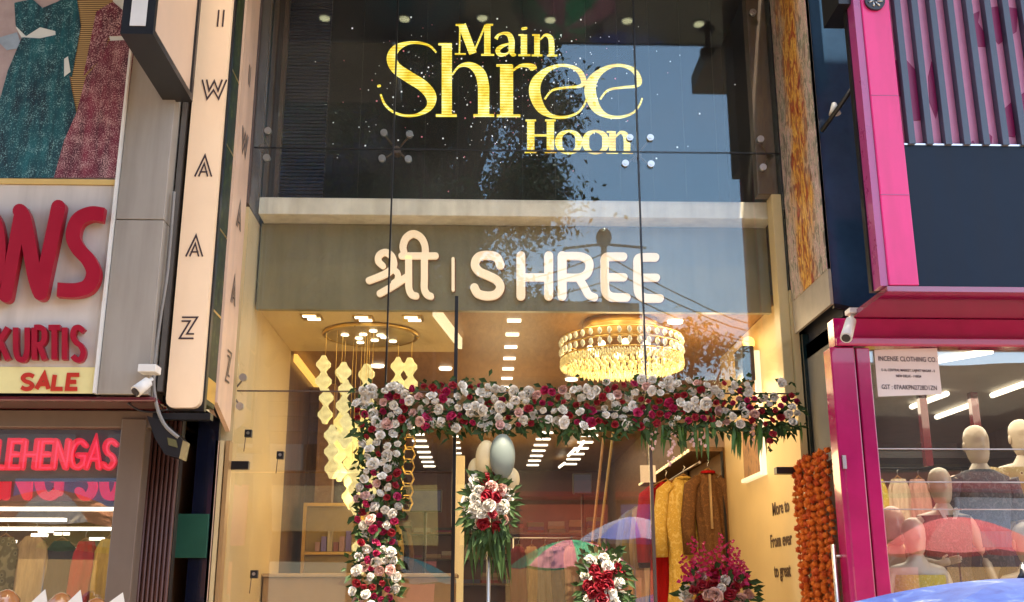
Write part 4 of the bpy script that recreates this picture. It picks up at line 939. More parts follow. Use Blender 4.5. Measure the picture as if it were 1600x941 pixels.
glow('aisle_glow', (.3, 3.0, 2.9), 30, .4); glow('rear_glow', (.3, 7.5, 2.9), 34, .5)
area('rear_lamp', (0, 8.6, 3.66), 3.5, 4, 34)
area('left_shop_lamp', (-3.6, 1.0, 2.58), 2, 2, 15, (1,.8,.5))
area('right_shop_lamp', (3.6, .8, 3.15), 2, 2.4, 75, (1,.9,.72))
ORD = ('first','second','third','fourth','fifth','sixth','seventh','eighth','ninth','tenth','eleventh','twelfth')
def lamp_row(X, Y0, Y1, step, w_, d_, label, group):
    y = Y0; k = 0
    while y <= Y1:
        o = MB().box(X-w_/2, X+w_/2, y-d_/2, y+d_/2, 3.705, 3.722).build('ceiling_light', M['white_lamp'])
        tag(o, label+', '+ORD[k]+' from front', 'ceiling light', group); y += step; k += 1
lamp_row(PZ(801,520,3.71).x, .95, 4.1, .47, .11, .055, 'small white light in the middle ceiling row', 'middle row of ceiling lights')
lamp_row(.87, 7.0, 11.2, .62, .20, .10, 'white bar light in the row right of the rear aisle', 'right aisle row of ceiling lights')
lamp_row(1.49, 6.6, 11.2, .66, .22, .10, 'white bar light in the far right row of the rear ceiling', 'far right row of ceiling lights')
lamp_row(-.88, 6.6, 11.2, .62, .20, .10, 'white bar light in the left row of the rear ceiling', 'left row of ceiling lights')
lamp_row(-.35, 6.8, 9.6, .6, .09, .06, 'small light in the second left row of the rear ceiling', 'second left row of ceiling lights')
for px_, py_, lab in ((929,502,'oval ceiling light left of the chandelier centre'),(1055,504,'oval ceiling light above the right rim of the crystal chandelier'),(893,594,'oval ceiling light below the left rim of the chandelier'),(696,577,'ceiling light left of the dark mullion above the roses'),(590,573,'ceiling light between the hanging hex lanterns')):
    p = PZ(px_, py_, 3.705); tag(MB().loft([(p.x,p.y,3.70,.06,.05),(p.x,p.y,3.722,.066,.056)], 16).build('ceiling_light', M['white_lamp']), lab, 'ceiling light')
a = PZ(925, 695, 3.6); mb = MB()
for (u, v), (w_, z_) in (((912,690),(902,705)),((897,703),(888,712)),((882,724),(874,730))):
    p, q = PZ(u, v, 3.6), PZ(w_, z_, 3.6); mb.tube([p, q], .022, 6)
tag(mb.build('track_light', M['white_lamp']), 'slanting broken line of track lights between the two right rows', 'track light')
for px_, py_, lab in ((487,496,'left'),(568,498,'middle'),(645,498,'right')):
    t = thing('twin_spot', f'recessed twin ceiling spot in the cream lounge ceiling, {lab} of the front three', 'ceiling light', PZ(px_, py_, 3.68))
    p = PZ(px_, py_, 3.685); MB().box(p.x-.08, p.x+.08, p.y-.09, p.y+.09, 3.683, 3.692).build('spot_frame', M['goldmetal'], t)
    for s_ in (-1, 1): MB().box(p.x-.05+.012*s_, p.x+.05+.012*s_, p.y+.045*s_-.02, p.y+.045*s_+.02, 3.676, 3.6825).build('spot_lamp', M['white_lamp'], t)
# round tray and hex lantern cluster
ctr = PZ(580, 523, 3.68)
hx = thing('lantern_cluster', 'cluster of glowing yellow hexagon lantern strands hanging from a round ceiling tray', 'chandelier', (ctr.x, ctr.y, 3.69))
MB().tube([(ctr.x, ctr.y, 3.66), (ctr.x, ctr.y, 3.692)], .36, 40).build('tray_plate', mat('champagne tray', (.70,.54,.28), .3, .5, var=.15), hx)
mb = MB()
ring = [(ctr.x+.385*cos(2*pi*k/40), ctr.y+.385*sin(2*pi*k/40), 3.675) for k in range(41)]; mb.tube(ring, .016, 6); mb.build('tray_rim', M['goldmetal'], hx)
for k in range(9):
    a = 2*pi*k/9; r_ = .22 if k % 2 else .11
    MB().tube([(ctr.x+r_*cos(a), ctr.y+r_*sin(a), 3.652), (ctr.x+r_*cos(a), ctr.y+r_*sin(a), 3.662)], .032, 10).build('tray_lamp', M['white_lamp'], hx)
def hexm(w_, h_):
    mb = MB(); pts = [(w_*.22,h_),(w_*.45,h_*.62),(w_*.95,h_*.18),(w_*.95,-h_*.18),(w_*.45,-h_*.62),(w_*.22,-h_),(-w_*.22,-h_),(-w_*.45,-h_*.62),(-w_*.95,-h_*.18),(-w_*.95,h_*.18),(-w_*.45,h_*.62),(-w_*.22,h_)]
    mb.prism(pts, -.022, .022); return mesh_of(mb, 'hex_lantern', M['hex'])
HX = hexm(.062, .078); GX = mesh_of(MB().tube([(.05*cos(2*pi*k/6), 0, .07*sin(2*pi*k/6)) for k in range(7)], .008, 5), 'gold_link', M['goldmetal'])
wires = MB(); rg2 = random.Random(4)
for x, y0, n in ((508,570,4),(538,582,5),(573,585,3),(622,573,2),(643,574,2),(530,660,4),(520,680,3),(547,672,5),(566,660,4),(558,738,3),(549,755,2),(578,690,4),(563,830,3),(575,610,2)):
    Y = ctr.y+rg2.uniform(-.25,.25); p = P(x, y0, Y); wires.tube([(p.x, Y, 3.66), p], .0025, 4)
    for k in range(n):
        q = P(x+rg2.uniform(-3,3), y0+k*26, Y); inst(HX, 'hex_lantern', hx, q, (0, 0, rg2.uniform(-.5,.5)), rg2.uniform(.92,1.06))
for k in range(7):
    q = P(641-k*1.0, 672+k*19, ctr.y+.2); inst(GX, 'gold_link', hx, q, (0,0,.3*(k%2)), 1.0)
wires.build('hanging_wire', M['goldmetal'], hx)
# crystal chandelier
cc = P(970, 515, 1.0); zt_ = 3.70
ch = thing('crystal_chandelier', 'wide drum chandelier of tiered gold crystals hanging right of the centre seam', 'chandelier', (cc.x, 1.0, 3.7))
Rr = 95/FPX*8.45
z_at = lambda y: P(970, y, .6).z
MB().tube([(cc.x, 1.0, 3.66), (cc.x, 1.0, 3.72)], .30, 28).build('ceiling_plate', M['goldmetal'], ch)
zr1, zr2, zr3, zb_ = z_at(512), z_at(527), z_at(543), z_at(592)
for z in (zr1, zr2, zr3):
    mb = MB(); mb.tube([(cc.x+Rr*cos(2*pi*k/48), 1+Rr*sin(2*pi*k/48), z) for k in range(49)], .007, 5); mb.build('ring_frame', M['goldmetal'], ch)
for k in range(40):
    a = 2*pi*k/40
    for z, L_ in ((zr1, .058), (zr2, .062)):
        mb = MB(); x, y = cc.x+Rr*cos(a), 1+Rr*sin(a)
        mb.loft([(x,y,z-L_,.004,.004),(x,y,z-L_*.6,.019,.019),(x,y,z-L_*.2,.013,.013),(x,y,z,.003,.003)], 6); mb.build('crystal_drop', M['crystal2'], ch)
mb = MB(); zd = P(970, 550, 1-Rr).z
def drop(x, y, z, L_, w_): mb.loft([(x,y,z-L_,.003,.003),(x,y,z-L_*.55,w_,w_),(x,y,z,.003,.003)], 5)
nrow = max(4, int((zr3-zd)/.026)); rj = random.Random(2)
for t_ in range(nrow):
    z = zr3-(zr3-zd)*t_/nrow
    for k in range(72):
        a = 2*pi*(k+.5*(t_%2))/72; drop(cc.x+Rr*cos(a), 1+Rr*sin(a), z+rj.uniform(-.004,.004), .046, rj.uniform(.009,.014))
for q_ in range(1, 9):
    r_ = Rr*q_/9
    for k in range(int(60*q_/8)):
        a = 2*pi*k/int(60*q_/8)+q_; drop(cc.x+r_*cos(a), 1+r_*sin(a), zd-.004*(9-q_)+rj.uniform(-.004,.004), .05, .011)
mb.build('crystal_curtain', M['crystal'], ch)['kind'] = 'stuff'
lp_ = MB(); 
for k in range(8): a = 2*pi*k/8; lp_.sphere((cc.x+.25*cos(a), 1+.25*sin(a), zr2), .03, None, None, 8, 6)
lp_.build('bulb', M['warm'], ch)
# right wall: words, framed picture, spot
wt = thing('wall_words', 'dark brown words lettered on the cream wall inside the open door', 'lettering', (XR-.004, .3, 2))
for txt, y, x in (('More to',797,1207),('From ever',847,1204),('to great',893,1210)):
    p = PX(x, y+9, XR-.004); outline_text(wt, 'text_line', txt, .135, p, (0,-1.0,0), (0,0,1), (-1,0,0), M['brown'], .002, 'LEFT', .002)
pf = thing('wall_picture', 'tall picture on the cream side wall with a glowing white edge', 'picture', (XR, .95, 2.6))
a, b = PX(1162, 752, XR-.03), PX(1194, 745, XR-.03); y0, y1 = b.y, a.y; z0 = (a.z+b.z)/2; z1 = PX(1190, 540, XR-.03).z
MB().box(XR-.03, XR-.004, y0+.03, y1-.03, z0+.03, z1).build('picture_panel', ramp_mat('brown figure print', [(.35,(.05,.02,.01)),(.5,(.35,.18,.07)),(.65,(.14,.06,.03)),(.8,(.50,.32,.16))], 'noise', 7, (1,1,.6), .4), pf)
MB().box(XR-.05, XR-.004, y0, y0+.028, z0, z1).build('lit_edge', emis('picture edge', (1,.86,.62), 1.1), pf)
MB().box(XR-.05, XR-.004, y0+.03, y1, z0, z0+.028).build('lit_edge', emis('picture edge low', (1,.82,.55), .8), pf)
p = PX(1168, 568, XR-.08); sk = thing('wall_speaker', 'black speaker box high on the cream side wall beside the picture', 'speaker', p)
MB().box(p.x-.07, XR-.052, p.y-.12, p.y+.14, p.z-.16, p.z+.12).build('speaker_box', M['black'], sk, .01)
MB().sphere((p.x+.02, p.y, p.z+.17), .05, None, None, 10, 6).build('amber_lamp', emis('amber', (1,.6,.15), 2.5), sk)
# left lounge
cab = thing('display_cabinet', 'ochre display cabinet with framed glass front in the left of the shop', 'cabinet', P(515, 890, 2.6))
a, b = P(475, 786, 2.6), P(566, 897, 2.6)
MB().box(a.x, b.x, 2.62, 3.1, .03, a.z).build('carcass', M['ochre'], cab)
for x0, x1, z0, z1 in ((a.x,a.x+.03,b.z,a.z),(b.x-.03,b.x,b.z,a.z),(a.x+.03,b.x-.03,a.z-.03,a.z),(a.x+.03,b.x-.03,1.95,1.975)):
    MB().box(x0, x1, 2.58, 2.619, z0, z1).build('door_frame', M['goldmetal'], cab)
for i in range(7): X = a.x+.12+i*.055; MB().box(X, X+.045, 2.585, 2.618, 1.98, 2.06+.05*(i*7%3)).build('folded_cloth', cloth('folded%d' % i, [(.5,.3,.25),(.25,.2,.4),(.6,.5,.3),(.3,.12,.1)][i%4]), cab)
ct = thing('counter', 'plain tan counter front across the lower left of the shop interior', 'counter', P(560, 930, 1.3))
a, b = P(434, 896, 1.3), P(710, 941, 1.3)
MB().box(XL+.01, b.x, 1.3, 1.9, .03, a.z-.03).build('counter_front', M['tan'], ct, .01)
MB().box(XL+.01, b.x+.02, 1.27, 1.92, a.z-.028, a.z).build('counter_top', mat('tan counter top', (.50,.34,.18), .25, var=.06), ct, .006)
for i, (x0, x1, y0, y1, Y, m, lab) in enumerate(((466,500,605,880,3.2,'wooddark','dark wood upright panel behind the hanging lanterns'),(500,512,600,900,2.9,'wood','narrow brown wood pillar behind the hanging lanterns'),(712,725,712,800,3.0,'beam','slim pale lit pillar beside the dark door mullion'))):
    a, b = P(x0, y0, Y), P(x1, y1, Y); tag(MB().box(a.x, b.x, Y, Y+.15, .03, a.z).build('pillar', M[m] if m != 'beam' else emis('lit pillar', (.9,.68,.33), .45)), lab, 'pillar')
# shelf and rails with clothes on the right
shf = thing('clothes_rack', 'wall rack with a lit top shelf holding the hanging clothes on the right', 'rack', (2.0, 3.9, .03))
MB().box(1.9, XR-.004, 2.35, 5.6, 2.86, 2.90).build('top_shelf', M['wooddark'], shf)
SL = emis('shelf strip', (1,.75,.35), 1.6)
for i in range(22): y = 2.4+i*.145; MB().box(1.885, 1.898, y, y+.07, 2.862, 2.885).build('shelf_lamp', SL, shf)
MB().tube([(1.98, 2.35, 2.76), (1.98, 5.6, 2.76)], .012, 8).build('hanging_rail', M['steel'], shf)
for y in (2.38, 4, 5.58): MB().box(2.18, XR-.005, y-.02, y+.02, .03, 2.86).build('upright', M['black'], shf)
gr = random.Random(9)
def garment(X, Y, ztop, L_, w_, m, label, sleeves=True, group='hanging clothes', flare=1.15, trim=None, collar=None):
    t = thing('hanging_garment', label, 'garment', (X, Y, ztop), group)
    mb = MB(); rings = []
    n = 12
    for i in range(n+1):
        f = i/n; z = ztop-.04-L_*f
        if f < .12: hw = .06+(w_/2-.06)*(f/.12)**.6
        elif f < .4: hw = w_/2*(1-.08*(f-.12)/.28)
        else: hw = w_/2*(.92+(flare-.92)*(f-.4)/.6)
        rings.append((X+.01*sin(f*5+X*9), Y, z, hw, .035+.045*min(1, f*2)))
    mb.loft(rings[::-1], 40, fold=gr.uniform(.10,.17), nf=gr.choice((5,6,7,9)), ph=gr.uniform(0,6))
    ph = gr.uniform(0,6)
    for v in mb.v:
        f = max(0, (ztop-v.z)/L_); v.x += .018*f*sin(v.z*7+ph); v.y += .012*f*sin(v.x*40+ph)
        if f > .95: v.z += .025*sin(v.x*25+ph)
    mb.build('body', m, t)
    if sleeves:
        for s_ in (-1, 1):
            sx_ = X+s_*w_*.44; ls_ = L_*.42
            MB().tube([(sx_-s_*.03, Y, ztop-.10), (sx_+s_*.05, Y-.01, ztop-.17), (sx_+s_*.09, Y-.02, ztop-.10-ls_*.55), (sx_+s_*.085, Y-.03, ztop-.10-ls_)], [.045,.062,.065,.06], 10).build('sleeve', m, t)
    if trim:
        MB().box(X-.009, X+.009, Y-.083, Y-.05, ztop-.55, ztop-.07).build('placket', trim, t)
        MB().tube([(X+.055*cos(2*pi*k/12), Y-.01+.045*sin(2*pi*k/12), ztop-.045) for k in range(13)], .014, 6).build('collar', collar or trim, t)
    MB().tube([(X-w_*.36, Y, ztop-.075), (X, Y, ztop-.01), (X+w_*.36, Y, ztop-.075)], .008, 6).build('hanger', M['wood'], t)
    MB().tube([(X, Y, ztop-.01), (X, Y, ztop+.03), (X+.015, Y, ztop+.055), (X, Y, ztop+.07)], .004, 5).build('hook', M['steel'], t)
    return t
C_ = dict(yellow=printed('yellow silk', (.68,.44,.09), (.80,.60,.20), (.42,.22,.04), 42), brown=printed('brown silk', (.13,.055,.018), (.20,.09,.03), (.07,.03,.01), 50), red=cloth('red silk', (.42,.008,.012)), black=cloth('black cloth', (.015,.015,.02)), tan=cloth('tan cloth', (.45,.31,.17)), cream=cloth('cream cloth', (.68,.56,.40)), rose=cloth('rose cloth', (.60,.36,.30)), olive=cloth('olive cloth', (.25,.21,.08)), maroon=cloth('maroon cloth', (.16,.02,.03)), blue=cloth('blue cloth', (.05,.08,.16)), gold=cloth('gold cloth', (.55,.36,.09)), grey=cloth('grey cloth', (.25,.25,.25)))
garment(1.86, 2.52, 2.68, 1.55, .34, C_['yellow'], 'long yellow silk kurta, frontmost on the right hand rail', True, trim=C_['gold'], flare=1.1)
garment(2.06, 2.40, 2.72, 1.6, .26, C_['brown'], 'dark brown long coat with a red collar hanging just right of the yellow kurta', True, trim=C_['tan'], collar=C_['red'])
garment(1.73, 2.72, 2.66, 1.6, .34, C_['red'], 'deep red long garment peeking out left of the yellow kurta', True)
for i, (c, lab) in enumerate((('black','black garment hanging directly behind the red one'),('cream','cream long shirt hanging behind the black garment'),('tan','tan long shirt hanging behind the cream one'),('rose','dusty rose long shirt, fourth behind the yellow kurta on the rail'),('olive','olive garment hanging behind the dusty rose shirt'),('gold','dull gold garment hanging behind the olive one'),('grey','grey garment deeper along the right hand rail'),('maroon','maroon garment deepest on the right hand rail'))):
    garment(1.82-.02*(i%2), 3.1+i*.27, 2.58, 1.5+.1*(i%3), .40, C_[c], lab, i % 2 == 0)
lr = thing('clothes_rack', 'long clothes rail along the dark left wall deep inside the shop', 'rack', (-1.3, 6, .03))
MB().tube([(-1.25, 4.6, 2.6), (-1.25, 9.0, 2.6)], .012, 8).build('hanging_rail', M['steel'], lr)
for y in (4.6, 6.8, 9.0): MB().tube([(-1.25, y, .03), (-1.25, y, 2.6)], .014, 8).build('upright', M['steel'], lr)
for i in range(8):
    c = ('blue','maroon','gold','grey','black','rose','brown','blue')[i]
    garment(-1.25, 4.8+i*.5, 2.54, 1.3, .42, C_[c], f'{c} garment on the left rear clothes rail, {("first","second","third","fourth","fifth","sixth","seventh","eighth")[i]} from the front', i % 2 == 0, 'clothes on the left rear rail')
lr2 = thing('clothes_rack', 'low clothes rail crossing the rear aisle under the bar lights', 'rack', (.9, 8, .03))
MB().tube([(.45, 7.6, 2.35), (1.7, 7.6, 2.35)], .012, 8).build('hanging_rail', M['steel'], lr2)
for x in (.45, 1.7): MB().tube([(x, 7.6, .03), (x, 7.6, 2.35)], .014, 8).build('upright', M['steel'], lr2)
for i in range(7):
    c = ('maroon','tan','grey','blue','rose','brown','cream')[i]
    garment(.52+i*.18, 7.6+.02*(i%2), 2.28, 1.1, .22, C_[c], f'{c} garment on the cross rail in the rear aisle', False, 'clothes on the cross rail')
for i, (x0, y0, x1, y1, Y, lab) in enumerate(((895,740,925,772,6.5,'dark blue wall screen deep in the right of the shop'),(640,765,690,800,6.0,'dark wall screen deep in the left of the shop'))):
    a, b = P(x0, y0, Y), P(x1, y1, Y); t = thing('wall_screen', lab, 'screen', (a.x, Y, b.z))
    MB().box(a.x, b.x, Y, Y+.05, b.z, a.z).build('bezel', M['black'], t, .006); MB().box(a.x+.015, b.x-.015, Y-.004, Y-.001, b.z+.015, a.z-.015).build('display', emis('blue screen', (.06,.07,.16), .12), t)
    MB().tube([((a.x+b.x)/2, Y+.03, .03), ((a.x+b.x)/2, Y+.03, b.z)], .02, 8).build('stand', M['black'], t)
a, b = P(1000, 727, 2.2), P(1025, 754, 2.2); cdn = thing('price_card', 'white square card hanging at the left end of the lit shelf', 'card', (a.x, 2.2, b.z))
MB().box(a.x, b.x, 2.2, 2.206, b.z, a.z).build('card', M['paper'], cdn); MB().tube([((a.x+b.x)/2, 2.203, a.z), ((a.x+b.x)/2, 2.203, 3.72)], .003, 4).build('thread', M['steel'], cdn)
for i, (x0, y0, x1, y1) in enumerate(((944,676,925,850),(958,676,935,860))):
    a, b = P(x0, y0, 3.4), P(x1, y1, 3.0); tag(MB().tube([a, (b-a)*1.9+a] if False else [a, (b-a)*1.9+a], .014, 8).build('slanted_pole', M['ochre' if i else 'wood']), ('brown','pale ochre')[i]+' slanted pole leaning right of the aisle inside the shop', 'pole')
# rear shelves
sv = thing('wall_shelves', 'shelves of folded clothes on the maroon rear wall of the shop', 'shelves', (0, 11.3, .03))
for k in range(6):
    z = .5+k*.42; MB().box(-2.5, 2.0, 11.2, 11.58, z, z+.03).build('shelf', M['wooddark'], sv)
FC = [mesh_of(MB().box(-.5, .5, -.5, .5, 0, 1), 'folded_cloth', cloth('stack%d' % i, c)) for i, c in enumerate(((.30,.05,.04),(.36,.24,.13),(.10,.10,.18),(.28,.15,.10),(.20,.03,.07),(.42,.35,.27),(.06,.05,.05),(.16,.20,.12)))]
nf = 0
for k in range(6):
    x = -2.4
    while x < 1.9:
        w_ = gr.uniform(.20,.34); z = .53+k*.42
        for _ in range(gr.randint(1,4)):
            h_ = gr.uniform(.035,.075); nf += 1
            if nf < 298: inst(gr.choice(FC), 'folded_cloth', sv, (x+w_/2+gr.uniform(-.01,.01), 11.38, z), (0,0,gr.uniform(-.08,.08)), (w_*.92, .26, h_))
            z += h_+.003
        x += w_+gr.uniform(.0,.06)
# ------------------------------------------------------------------ mannequins in the pink shop window
def mannequin(label, hx_, htop, Y, m, pose, clothes, k=1.0, group='mannequins in the pink shop window', floor=.48, rot=0):
    head = P(hx_, htop, Y); H = 1.80*k; base = Vector((head.x, Y, head.z-H))
    t = thing('mannequin', label, 'mannequin', (head.x, Y, floor), group)
    def w(p): 
        x, y, z = p; return base+Vector((x*cos(rot)-y*sin(rot), x*sin(rot)+y*cos(rot), z))*1.0*k if False else base+k*Vector((x*cos(rot)-y*sin(rot), x*sin(rot)+y*cos(rot), z))
    J = {'pelvis':(0,0,.95),'waist':(0,0,1.10),'chest':(0,-.01,1.32),'neckb':(0,0,1.49),'neckt':(0,-.01,1.585)}
    rad = {'pelvis':(.145,.10),'waist':(.115,.085),'chest':(.145,.10),'neckb':(.075,.065),'neckt':(.052,.052)}
    E_ = [('pelvis','waist'),('waist','chest'),('chest','neckb'),('neckb','neckt')]
    for s_, n in ((-1,'l'),(1,'r')):
        el, wr, ha = pose[n]
        J.update({'sh'+n:(s_*.175,0,1.44),'el'+n:el,'wr'+n:wr,'ha'+n:ha,'hp'+n:(s_*.085,0,.88),'kn'+n:(s_*.095,-.01,.50),'an'+n:(s_*.10,.0,.09),'to'+n:(s_*.11,-.13,.03)})
        rad.update({'sh'+n:(.055,.055),'el'+n:(.037,.037),'wr'+n:(.025,.025),'ha'+n:(.034,.018),'hp'+n:(.085,.085),'kn'+n:(.055,.055),'an'+n:(.036,.036),'to'+n:(.03,.022)})
        E_ += [('chest','sh'+n),('sh'+n,'el'+n),('el'+n,'wr'+n),('wr'+n,'ha'+n),('pelvis','hp'+n),('hp'+n,'kn'+n),('kn'+n,'an'+n),('an'+n,'to'+n)]
    names = list(J); bm = bmesh.new(); sk_ = bm.verts.layers.skin.verify(); vv = {}
    for nme in names:
        v = bm.verts.new(w(J[nme])-t.location); v[sk_].radius = (rad[nme][0]*k, rad[nme][1]*k); v[sk_].use_root = nme == 'pelvis'; vv[nme] = v
    for a, b in E_: bm.edges.new((vv[a], vv[b]))
    me = bpy.data.meshes.new('body'); bm.to_mesh(me); bm.free()
    o = bpy.data.objects.new('body', me); COL.objects.link(o); o.parent = t
    o.modifiers.new('skin', 'SKIN'); sd = o.modifiers.new('sub', 'SUBSURF'); sd.levels = 1; sd.render_levels = 1
    dg = bpy.context.evaluated_depsgraph_get(); dg.update()
    me2 = bpy.data.meshes.new_from_object(o.evaluated_get(dg)); o.modifiers.clear(); o.data = me2
    # egg head with brow, nose and chin, joined to the same body mesh
    bm = bmesh.new(); bm.from_mesh(me2)
    hb = MB(); rings = []
    key = ((1.535,.036,.038,.004),(1.548,.048,.056,-.014),(1.57,.058,.072,-.014),(1.60,.066,.083,-.008),(1.64,.073,.091,-.002),(1.68,.077,.096,.003),(1.72,.076,.095,.006),(1.755,.066,.083,.008),(1.78,.048,.062,.008),(1.793,.026,.036,.008),(1.798,.006,.01,.008))
    for (a_, b_) in zip(key, key[1:]):
        for i in range(2): rings.append((0, a_[3]+(b_[3]-a_[3])*i/2, a_[0]+(b_[0]-a_[0])*i/2, a_[1]+(b_[1]-a_[1])*i/2, a_[2]+(b_[2]-a_[2])*i/2))
    rings.append((0, key[-1][3], key[-1][0], key[-1][1], key[-1][2]))
    hb.loft(rings, 32)
    g_ = lambda v, x, z, sx_, sz: math.exp(-((v.x-x)/sx_)**2-((v.z-z)/sz)**2)
    for v in hb.v:                                                  # eye sockets, brow, nose, lips, chin
        if v.y < 0:
            v.y += .012*(g_(v,-.029,1.674,.018,.012)+g_(v,.029,1.674,.018,.012))-.004*(g_(v,-.03,1.70,.03,.01)+g_(v,.03,1.70,.03,.01))
            v.y -= .022*g_(v,0,1.645,.011,.016)+.010*g_(v,0,1.668,.009,.018)+.007*g_(v,0,1.605,.02,.007)+.006*g_(v,0,1.562,.02,.012)
    for s_ in (-1, 1): hb.sphere((s_*.078, .012, 1.655), .009, .022, .032, 8, 6)
    vs = [bm.verts.new(w(tuple(v))-t.location) for v in hb.v]
    for f in hb.f:
        try: bm.faces.new([vs[i] for i in f]).smooth = True
        except ValueError: pass
    for n in ('l','r'):                                             # fingers and thumb
        hand = Vector(pose[n][2]); wr = Vector(pose[n][1]); d = (hand-wr).normalized(); side = d.cross(Vector((0,1,0))); side = side.normalized() if side.length > .1 else Vector((1,0,0))
        fb_ = MB()
        for i, L_ in enumerate((.055,.065,.062,.05)):
            a = hand+side*(.018*(1.5-i)*.7); fb_.tube([a-d*.01, a+d*L_*.55, a+d*L_+Vector((0,-.012,0))], [.0085,.008,.006], 6)
        a = wr+d*.03; fb_.tube([a, a+side*.035+d*.02, a+side*.042+d*.05], [.011,.010,.007], 6)
        vs = [bm.verts.new(w(tuple(v))-t.location) for v in fb_.v]
        for f in fb_.f: bm.faces.new([vs[i] for i in f]).smooth = True
    bm.to_mesh(me2); bm.free(); me2.materials.clear(); me2.materials.append(m); me2.polygons.foreach_set('use_smooth', [True]*len(me2.polygons))
    hull = lambda rings, n=20, **kw: MB().loft([(w((cx, cy, z)).x, w((cx, cy, z)).y, w((cx, cy, z)).z, rx*k, ry*k) for cx, cy, z, rx, ry in rings], n, **kw)
    for c in clothes:
        if c[0] == 'top':      # top, mat, upper z, lower z
            _, mm, zt__, zb__ = c; prof = [(.88,.175,.135),(.98,.17,.13),(1.1,.148,.115),(1.22,.165,.125),(1.32,.185,.135),(1.40,.19,.12),(1.455,.195,.095),(1.50,.09,.075)]
            r_ = [(0,0,z,rx,ry) for z, rx, ry in prof if zb__-.001 <= z <= zt__+.001]; hull(r_, cap=False, fold=.02, nf=9).build('top', mm, t)
        elif c[0] == 'skirt':
            _, mm, zb__ = c; hull([(0,0,zb__,.24,.2),(0,0,(zb__+1.05)/2,.2,.16),(0,0,1.06,.152,.12)], 28, cap=False, fold=.06, nf=9).build('skirt', mm, t)
        elif c[0] == 'sleeves':
            _, mm, f = c
            for n in ('l','r'):
                sh = Vector(J['sh'+n]); el = Vector(pose[n][0]); wr = Vector(pose[n][1])
                pth = [sh+Vector((0,0,.0)), sh.lerp(el, min(1, f)*.5), sh.lerp(el, min(1, f))]+([el.lerp(wr, f-1)] if f > 1 else [])
                MB().tube([w(tuple(p)) for p in pth], [.074*k, .068*k, .066*k, .055*k][:len(pth)], 12).build('sleeve', mm, t)
        elif c[0] == 'collar':
            a = [w((sx_, -.105, z)) for sx_, z in ((-.075,1.49),(0,1.33),(.075,1.49),(.05,1.51),(0,1.39),(-.05,1.51))]
            MB().add(a+[p+Vector((0,.02,0)) for p in a], [(0,1,4,5),(1,2,3,4),(6,11,10,7),(7,10,9,8),(0,6,7,1),(1,7,8,2)]).build('collar', c[1], t)
        elif c[0] == 'band':
            _, mm, z0, z1 = c; hull([(0,0,z0,.182,.138),(0,0,z1,.182,.138)], cap=False).build('stripe', mm, t)
        elif c[0] == 'pants':
            for s_ in (-1, 1): MB().tube([w((s_*.085,0,.95)), w((s_*.095,-.01,.5)), w((s_*.10,0,.12))], [.105*k, .085*k, .07*k], 14).build('trouser_leg', c[1], t)
    zf = base.z
    if zf > floor+.02: MB().box(head.x-.24, head.x+.24, Y-.22, Y+.22, floor, zf).build('pedestal', M['white'], t, .006)
    return t
down = {'l':((-.25,.02,1.16),(-.27,-.06,.93),(-.27,-.09,.85)),'r':((.25,.02,1.16),(.27,-.06,.93),(.27,-.09,.85))}
up = {'l':((-.30,-.05,1.66),(-.22,-.06,1.90),(-.20,-.07,1.99)),'r':((.25,.02,1.16),(.24,-.14,1.0),(.22,-.2,.94))}
bent = {'l':((-.27,.03,1.17),(-.16,-.22,1.12),(-.10,-.29,1.14)),'r':((.27,.02,1.16),(.25,-.16,.98),(.23,-.23,.93))}
K_ = dict(yellow=printed('yellow lace', (.60,.46,.05), (.72,.62,.2), (.36,.24,.02), 70), brown=printed('brown vest', (.075,.055,.045), (.15,.10,.09), (.03,.02,.02), 60), polo=printed('dark polo', (.06,.075,.095), (.13,.14,.16), (.02,.025,.04), 34), teal=cloth('teal band', (.05,.20,.25)), gold=printed('gold floral', (.42,.30,.14), (.60,.48,.28), (.14,.07,.04), 22), navy=cloth('navy trousers', (.03,.035,.06)), red=cloth('rust skirt', (.3,.04,.03)), white=cloth('white shirt', (.6,.58,.55)))
mannequin('smaller cream mannequin in a yellow lace top, lowest at the left of the window', 1425, 808, -.42, M['mann'], down, [('top',K_['yellow'],1.41,.88),('skirt',K_['yellow'],.5)], .90)
mannequin('cream mannequin in a dark brown V neck vest, second from the left', 1466, 730, -.15, M['mann'], bent, [('top',K_['brown'],1.46,.88),('collar',K_['white']),('pants',K_['navy'])], .94)
mannequin('tall mannequin in a dark grey polo with a teal band, centre of the window', 1522, 664, -.05, M['mann'], down, [('top',K_['polo'],1.50,.88),('sleeves',K_['polo'],.9),('band',K_['teal'],1.00,1.10),('pants',K_['navy'])], 1.04)
mannequin('rose mannequin raising one arm behind the window edge at far left', 1392, 790, .15, M['mannpink'], up, [('top',K_['white'],1.41,.88),('pants',K_['navy'])], 1.05)
mannequin('mannequin in a gold floral top at the right edge of the photo', 1592, 655, .25, M['mann'], bent, [('top',K_['gold'],1.46,.88),('sleeves',K_['gold'],.8),('pants',K_['navy'])], 1.02)
mannequin('bare cream mannequin partly cut by the right edge, in front of the floral one', 1600, 815, -.45, M['mann'], bent, [('top',K_['teal'],1.41,.88),('pants',K_['navy'])], 1.0)
mannequin('half hidden mannequin in a rust red dress behind the vest, back row of the window', 1492, 742, .55, M['mannpink'], bent, [('top',K_['red'],1.46,.88),('skirt',K_['red'],.4)], .96)
mannequin('back row mannequin in a white shirt between the polo and the floral top', 1560, 735, .6, M['mann'], down, [('top',K_['white'],1.50,.88),('sleeves',K_['white'],1.5),('pants',K_['navy'])], .96)
